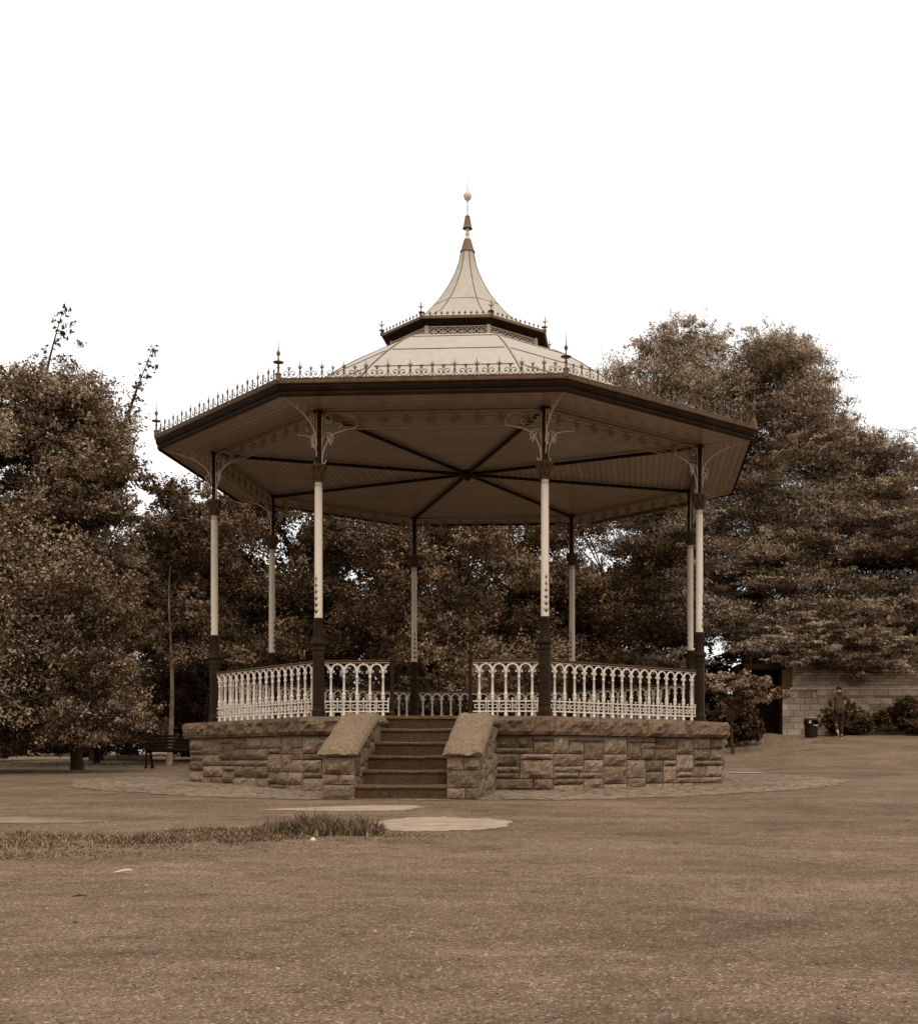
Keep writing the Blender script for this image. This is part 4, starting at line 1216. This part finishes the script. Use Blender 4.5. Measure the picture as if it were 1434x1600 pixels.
for i in range(56):      # low boughs hanging in front of the wall
    u = rr.uniform(1225, 1480); v = rr.uniform(965, 1043) + (18 if u > 1330 else 0); x, y, z = at(u, v, 43.4 + rr.uniform(-.5, .8)); s_ = rr.uniform(.5, .8)
    cl.append((x, y, z, s_ * 1.2, s_, s_ * .4, 800, rr.uniform(.2, .75)))
tree('conifer_tree', 'huge feathery conifer with layered sprays filling the right side', 'tree', (at(1180, 0, 50)[0], CAMY + 50), at(0, 660, 50)[2], .5, cl, .068, 'leaf_con', flat=.7, seed=90, asp=.27, up=.7, limbs=False, plume=.42, perp=.095, per=80)
# 6: small tree and bushes at right
cl = []
for i in range(24):
    u = rr.uniform(1100, 1222); v = rr.uniform(1058, 1098); s_ = rr.uniform(.28, .5); x, y, z = at(u, v, 36 + rr.uniform(-.8, .8)); cl.append((x, y, z, s_, s_, s_ * .55, 420, rr.uniform(.25, .9)))
tree('small_tree', 'small leafy tree with a thin stem just right of the plinth', 'tree', (at(1145, 0, 36)[0], CAMY + 36), at(0, 1060, 36)[2], .055, cl, .05, 'leaf_light', seed=91)
def bush(label, u, v, Y, hw, hh, n, mat, seed, tone=(.25, .75), nl=1000):
    rr = random.Random(seed); cl = []
    for i in range(n):
        a = rr.uniform(-1, 1); s_ = rr.uniform(.3, .55); x, y, z = at(u + a * hw, v + rr.uniform(-hh, hh) + abs(a) * hh * .5, Y + rr.uniform(-.5, .5))
        cl.append((x, y, z, s_, s_, s_ * .8, nl, rr.uniform(*tone)))
    return tree('shrub', label, 'shrub', (at(u, 0, Y)[0], CAMY + Y), max(c[2] for c in cl), .05, cl, .055, mat, seed=seed, limbs=False)
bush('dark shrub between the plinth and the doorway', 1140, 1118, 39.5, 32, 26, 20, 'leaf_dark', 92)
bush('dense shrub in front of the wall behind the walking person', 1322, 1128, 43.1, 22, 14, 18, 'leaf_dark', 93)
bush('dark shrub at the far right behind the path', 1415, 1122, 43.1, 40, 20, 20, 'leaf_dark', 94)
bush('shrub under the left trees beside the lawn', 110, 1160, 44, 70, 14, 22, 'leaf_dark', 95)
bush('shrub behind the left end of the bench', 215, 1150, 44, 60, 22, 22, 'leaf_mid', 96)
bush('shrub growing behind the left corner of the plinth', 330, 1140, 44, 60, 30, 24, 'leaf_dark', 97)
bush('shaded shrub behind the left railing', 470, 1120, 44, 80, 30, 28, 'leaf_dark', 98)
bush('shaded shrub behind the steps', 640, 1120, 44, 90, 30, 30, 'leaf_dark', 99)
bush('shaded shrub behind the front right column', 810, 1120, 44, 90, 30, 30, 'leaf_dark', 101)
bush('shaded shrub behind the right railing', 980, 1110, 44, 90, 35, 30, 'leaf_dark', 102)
bush('shrub outside the left of the lawn', -60, 1140, 42, 90, 30, 26, 'leaf_mid', 103)

# ------------------------------------------------------------------ bench
def bench():
    p = at(279, 0, 32.6); x, y = p[0], p[1]; z = gz(x, y)
    b = empty('park_bench', (x, y, z), R_(180 + 3), 'dark slatted park bench on the asphalt left of the plinth', 'bench')
    W = 1.55
    mb = MB()
    for i in range(5): mb.box((0, -.02 + i * .085, .43 + .01 * i), (W, .065, .03), bev=.006)
    mb.build('seat', M['dark_paint'], b)
    mb = MB()
    for i in range(5): mb.box((0, -.075 - i * .022, .50 + i * .085), (W, .028, .062), bev=.006)
    mb.build('backrest', M['dark_paint'], b)
    for sx in (-1, 1):
        mb = MB(); X = sx * (W / 2 - .04)
        mb.tube([(X, -.24, 0), (X, -.17, .22), (X, -.06, .42), (X, -.11, .6), (X, -.19, .90)], [.035, .03, .03, .028, .022], 8)
        mb.tube([(X, .38, 0), (X, .33, .2), (X, .34, .42), (X, .36, .6), (X, .34, .66)], [.035, .03, .028, .025, .025], 8)
        mb.tube([(X, .36, .42), (X, .1, .40), (X, -.06, .42)], .025, 8)
        mb.box((X, -.24, .01), (.09, .12, .03)); mb.box((X, .38, .01), (.09, .12, .03))
        l = mb.build('leg', M['dark_paint'], b, smooth=True)
        mb = MB(); mb.tube([(X, .40, .64), (X, .34, .67), (X, .1, .66), (X, -.10, .64)], [.03, .032, .028, .025], 8); mb.build('armrest', M['dark_paint'], b, smooth=True)
bench()
# low pale kerb at the far left
k0_, k1_ = at(150, 0, 43), at(238, 0, 43)
mb = MB(); n = 12
for i in range(n):
    x = k0_[0] + (k1_[0] - k0_[0]) * (i + .5) / n; mb.box((x, k0_[1], gz(x, k0_[1]) + .07), ((k1_[0] - k0_[0]) / n - .01, .14, .14), bev=.01, tone=random.random())
tag(mb.build('kerb', M['concrete']), 'low pale kerb under the trees at far left', 'kerb', kind='structure')

# ------------------------------------------------------------------ stone building, bin
bx0, by = at(1222, 0, 44)[0], CAMY + 44
zb0 = gz(bx0, by) - .3
bl = empty('stone_building', (bx0, by, zb0 + .3), 0, 'low stone building with a dark doorway behind the walking person', 'building')
def wallpart(name, x0, x1, z0, z1, d, bw, bh, seed, L=1):
    mb = MB(); rr = random.Random(seed); z = z0; row = 0
    while z < z1 - .02:
        h = min(bh * rr.uniform(.9, 1.1), z1 - z); x = x0 - (bw / 2 if row % 2 else 0)
        while x < x1:
            w = bw * rr.uniform(.8, 1.2); xa, xb = max(x, x0), min(x + w, x1)
            if xb - xa > .04: mb.box(((xa + xb) / 2, -d + rr.uniform(-.006, .006), z + h / 2), (xb - xa - .014, .06, h - .014), 0, rr.uniform(.2, 1) * L)
            x += w
        z += h; row += 1
    return mb.build(name, M['far_stone'], bl)
mb = MB(); mb.box((5, .77, 1.1), (10, 1.5, 2.8), tone=.4); mb.build('wall', M['concrete' if False else 'mortar'], bl)
wallpart('ashlar_base', 0, 10, -.3, 1.55, .0, .42, .22, 5)
wallpart('brick_upper', .35, 10, 1.62, 2.48, -.03, .30, .105, 6, .8)
mb = MB(); mb.box((5.1, -.04, 1.585), (9.7, .14, .07), tone=.9); mb.build('ledge', M['far_stone'], bl)
mb = MB()
for i in range(9): mb.box((1.45 + i * .5, -.06, 1.44), (.48, .06, .2), tone=1.0)
mb.build('pale_band', M['concrete'], bl)
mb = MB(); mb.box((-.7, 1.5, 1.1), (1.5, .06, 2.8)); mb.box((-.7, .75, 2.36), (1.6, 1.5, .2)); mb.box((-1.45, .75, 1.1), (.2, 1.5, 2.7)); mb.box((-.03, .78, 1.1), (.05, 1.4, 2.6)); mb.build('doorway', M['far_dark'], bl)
p = at(1267, 0, 41.9); x, y = p[0], p[1]; z = gz(x, y)
bn = empty('litter_bin', (x, y, z), 0, 'black round litter bin with domed top by the stone wall', 'litter bin')
mb = MB(); mb.lathe([(.19, 0), (.21, .02), (.225, .40), (.225, .41)], 20); mb.lathe([(.10, .40), (.10, .60)], 12)
for a in range(6):
    if a in (4, 5): continue
    aa = 2 * PI * (a + .5) / 6; mb.box((.21 * math.cos(aa), .21 * math.sin(aa), .49), (.03, .20, .17), aa)
mb.build('body', M['dark_paint'], bn, smooth=True)
mb = MB(); mb.lathe([(.235, .56), (.245, .58), (.24, .62), (.20, .66), (.10, .685), (.01, .69)], 20); mb.build('lid', M['brown_paint'], bn, smooth=True)
mb = MB(); mb.ring((0, 0, .655), .205, .010, 'z', 20, 5); mb.build('lid_rim', M['pale_paint'], bn)
mb = MB(); mb.box((-.08, -.225, .50), (.075, .02, .09), .0); mb.build('notice', M['rail_paint'], bn)
mb = MB(); mb.box((-.08, -.237, .51), (.028, .006, .035)); mb.box((-.08, -.237, .475), (.05, .006, .008)); mb.build('symbol', M['dark_paint'], bn)
mb = MB(); mb.tube([(.04, -.22, .40), (.12, -.20, .385), (.19, -.13, .40)], .018, 6); mb.build('slot_edge', M['rail_paint'], bn)

# ------------------------------------------------------------------ person
def skin(name, verts, edges, radii, mat, parent, sub=2, root=0):
    me = bpy.data.meshes.new(name); me.from_pydata(verts, edges, []); me.update()
    o = bpy.data.objects.new(name, me); col.objects.link(o)
    m1 = o.modifiers.new('skin', 'SKIN'); m1.use_smooth_shade = True
    for i, r in enumerate(radii):
        r = r if isinstance(r, tuple) else (r, r)
        me.skin_vertices[0].data[i].radius = r; me.skin_vertices[0].data[i].use_root = (i == root)
    m2 = o.modifiers.new('sub', 'SUBSURF'); m2.levels = sub; m2.render_levels = sub
    dg = bpy.context.evaluated_depsgraph_get(); ev = o.evaluated_get(dg)
    me2 = bpy.data.meshes.new_from_object(ev); me2.materials.clear(); me2.materials.append(mat)
    for pl in me2.polygons: pl.use_smooth = True
    bpy.data.objects.remove(o)
    o2 = bpy.data.objects.new(name, me2); col.objects.link(o2); o2.parent = parent
    return o2
M['skin'] = mat_basic('skin', .22, .30, 8, .6, .05)
M['jacket'] = mat_basic('jacket_cloth', .028, .05, 6, .85, .4)
M['trousers'] = mat_basic('trouser_cloth', .010, .02, 6, .9, .4)
M['hair'] = mat_basic('hair', .010, .025, 20, .7, .5)
p = at(1311, 0, 41); px, py = p[0], p[1]; pz = gz(px, py)
pe = empty('person', (px, py, pz), 0, 'person in a hooded jacket and dark trousers jogging away up the path', 'person')
# faces +Y (away). left side = -X
V = [(0, .02, .98), (0, .03, 1.12), (0, .04, 1.28), (0, .03, 1.42), (0, .04, 1.50), (0, .06, 1.58), (0, .065, 1.66), (0, .06, 1.735),
     (-.18, .02, 1.40), (-.30, -.02, 1.20), (-.235, .16, 1.05), (-.19, .24, 1.06),
     (.18, .02, 1.40), (.30, -.03, 1.20), (.235, .14, 1.04), (.19, .22, 1.06),
     (-.09, .02, .93), (-.10, .06, .52), (-.09, -.20, .17), (-.09, -.22, .10), 
     (.09, .02, .93), (.085, .05, .50), (.08, .02, .10), (.08, .12, .04)]
E_ = [(0, 1), (1, 2), (2, 3), (3, 4), (4, 5), (5, 6), (6, 7), (3, 8), (8, 9), (9, 10), (10, 11), (3, 12), (12, 13), (13, 14), (14, 15), (0, 16), (16, 17), (17, 18), (18, 19), (0, 20), (20, 21), (21, 22), (22, 23)]
Rd = [(.13, .10), (.12, .09), (.14, .10), (.12, .08), .055, .075, .092, .06, .06, .048, .036, .03, .06, .048, .036, .03, .085, .058, .04, .035, .085, .058, .042, .035]
body = skin('body', V, E_, Rd, M['skin'], pe)
# hands: palm with fingers
for sx in (-1, 1):
    hb = (sx * .19, .24, 1.06) if sx < 0 else (.19, .22, 1.06)
    V2 = [hb, (hb[0] - sx * .05, hb[1] + .04, hb[2] + .01)]; E2 = [(0, 1)]; R2 = [.026, .03]
    for f in range(4):
        b_ = len(V2); dz = (f - 1.5) * .02; V2 += [(hb[0] - sx * .08, hb[1] + .06, hb[2] + dz), (hb[0] - sx * .11, hb[1] + .05, hb[2] + dz - .005), (hb[0] - sx * .115, hb[1] + .025, hb[2] + dz - .006)]
        E2 += [(1, b_), (b_, b_ + 1), (b_ + 1, b_ + 2)]; R2 += [.0095, .009, .008]
    b_ = len(V2); V2 += [(hb[0] - sx * .04, hb[1] + .02, hb[2] + .045), (hb[0] - sx * .075, hb[1] + .02, hb[2] + .05)]; E2 += [(0, b_), (b_, b_ + 1)]; R2 += [.011, .009]
    skin('hand', V2, E2, R2, M['skin'], pe, 1)
# jacket
VJ = [(0, .02, .88), (0, .02, 1.00), (0, .03, 1.14), (0, .04, 1.30), (0, .03, 1.43), (0, .04, 1.49), (-.19, .02, 1.405), (-.33, -.05, 1.19), (-.245, .15, 1.05), (.19, .02, 1.405), (.33, -.06, 1.19), (.245, .13, 1.04)]
EJ = [(0, 1), (1, 2), (2, 3), (3, 4), (4, 5), (4, 6), (6, 7), (7, 8), (4, 9), (9, 10), (10, 11)]
RJ = [(.19, .13), (.185, .14), (.175, .13), (.19, .135), (.15, .11), .085, .095, .078, .055, .095, .078, .055]
jk = skin('jacket', VJ, EJ, RJ, M['jacket'], pe)
skin('hood', [(-.10, .0, 1.51), (-.07, -.06, 1.49), (0, -.085, 1.475), (.07, -.06, 1.49), (.10, .0, 1.51)], [(0, 1), (1, 2), (2, 3), (3, 4)], [.035, .05, .065, .05, .035], M['jacket'], jk)
mbx = MB(); 
for i in range(24): pass
VT = [(0, .02, .93), (-.09, .02, .86), (-.10, .07, .50), (-.09, -.16, .20), (.09, .02, .86), (.085, .06, .48), (.08, .03, .10)]
tr_ = skin('trousers', VT, [(0, 1), (1, 2), (2, 3), (0, 4), (4, 5), (5, 6)], [(.15, .11), .105, .078, .062, .105, .078, .062], M['trousers'], pe)
skin('shoe', [(.08, -.03, .05), (.08, .08, .045), (.08, .19, .035)], [(0, 1), (1, 2)], [.045, .045, .032], M['trousers'], pe, 1)
skin('shoe', [(-.09, -.22, .20), (-.09, -.23, .10), (-.09, -.20, .0 + .035)], [(0, 1), (1, 2)], [.042, .044, .032], M['trousers'], pe, 1)
mb = MB(); mb.box((.08, .07, .012), (.085, .28, .022), bev=.008); mb.build('shoe_sole', M['rail_paint'], pe)
mb = MB(); mb.tube([(-.09, -.255, .19), (-.09, -.262, .12), (-.09, -.238, .05)], [.022, .026, .02], 8); mb.build('shoe_sole', M['grit'], pe)
skin('hair', [(0, .015, 1.575), (0, .035, 1.66), (0, .055, 1.735)], [(0, 1), (1, 2)], [(.085, .075), (.115, .11), (.095, .09)], M['hair'], pe)
for sx in (-1, 1):
    mb = MB(); mb.lathe([(.004, -.03), (.014, -.02), (.016, .01), (.010, .03), (.003, .035)], 8, (sx * .097, .07, 1.655)); mb.build('ear', M['skin'], body, smooth=True)
mb = MB(); mb.tube([(0, .15, 1.68), (0, .175, 1.65), (0, .15, 1.635)], [.010, .016, .012], 7); mb.build('nose', M['skin'], body, smooth=True)

# ------------------------------------------------------------------ light, sky, camera
sun_el, sun_dir = R_(56), Vector((.25, -.85, 0)).normalized()   # where the soft sun stands (behind the camera, a little right)
w = bpy.data.worlds.new('World'); scene.world = w; w.use_nodes = True
nt = w.node_tree; nt.nodes.clear()
out = nt.nodes.new('ShaderNodeOutputWorld'); bg = nt.nodes.new('ShaderNodeBackground')
sky = nt.nodes.new('ShaderNodeTexSky'); sky.sky_type = 'NISHITA'; sky.sun_disc = False
sky.sun_elevation = sun_el; sky.sun_rotation = math.atan2(sun_dir.x, sun_dir.y)
sky.dust_density = 4; sky.air_density = 1.5
hs = nt.nodes.new('ShaderNodeHueSaturation'); hs.inputs['Saturation'].default_value = 0; hs.inputs['Value'].default_value = .055
nt.links.new(sky.outputs[0], hs.inputs['Color'])
tc = nt.nodes.new('ShaderNodeTexCoord'); mp = nt.nodes.new('ShaderNodeMapping'); mp.inputs['Scale'].default_value = (1, 1, 3)
nt.links.new(tc.outputs['Generated'], mp.inputs[0])
nz = nt.nodes.new('ShaderNodeTexNoise'); nz.inputs['Scale'].default_value = 1.6; nz.inputs['Detail'].default_value = 5; nt.links.new(mp.outputs[0], nz.inputs['Vector'])
cr = nt.nodes.new('ShaderNodeValToRGB'); cr.color_ramp.elements[0].position = .32; cr.color_ramp.elements[0].color = (.86, .85, .79, 1)
cr.color_ramp.elements[1].position = .55; cr.color_ramp.elements[1].color = (1.0, 1.0, 1.0, 1); nt.links.new(nz.outputs['Fac'], cr.inputs[0])
ad = nt.nodes.new('ShaderNodeMix'); ad.data_type = 'RGBA'; ad.blend_type = 'ADD'; ad.inputs[0].default_value = 1
nt.links.new(cr.outputs[0], ad.inputs[6]); nt.links.new(hs.outputs[0], ad.inputs[7])
nt.links.new(ad.outputs[2], bg.inputs[0]); bg.inputs[1].default_value = 1.0
nt.links.new(bg.outputs[0], out.inputs[0])
sl = bpy.data.lights.new('sun', 'SUN'); sl.energy = 1.45; sl.angle = R_(10); sl.color = (1, .96, .90)
so = bpy.data.objects.new('sun', sl); col.objects.link(so)
d = Vector((sun_dir.x * math.cos(sun_el), sun_dir.y * math.cos(sun_el), math.sin(sun_el)))
so.rotation_euler = d.to_track_quat('Z', 'Y').to_euler(); so.location = (0, 0, 30)
cam = bpy.data.cameras.new('camera'); co = bpy.data.objects.new('camera', cam); col.objects.link(co)
co.location = (CAMX, CAMY, EYE); co.rotation_euler = (R_(90), 0, 0)
cam.sensor_fit = 'HORIZONTAL'; cam.sensor_width = 36; cam.lens = 36 * 1960 / 1434
cam.shift_x = -(872 - 717) / 1434; cam.shift_y = (1192 - 800) / 1434
cam.clip_end = 3000; cam.clip_start = .05
scene.camera = co
scene.view_settings.view_transform = 'Standard'; scene.view_settings.look = 'None'; scene.view_settings.exposure = 0

scene.cycles.max_bounces = 4; scene.cycles.diffuse_bounces = 3; scene.cycles.glossy_bounces = 1
scene.cycles.transmission_bounces = 1; scene.cycles.transparent_max_bounces = 2
scene.cycles.caustics_reflective = False; scene.cycles.caustics_refractive = False
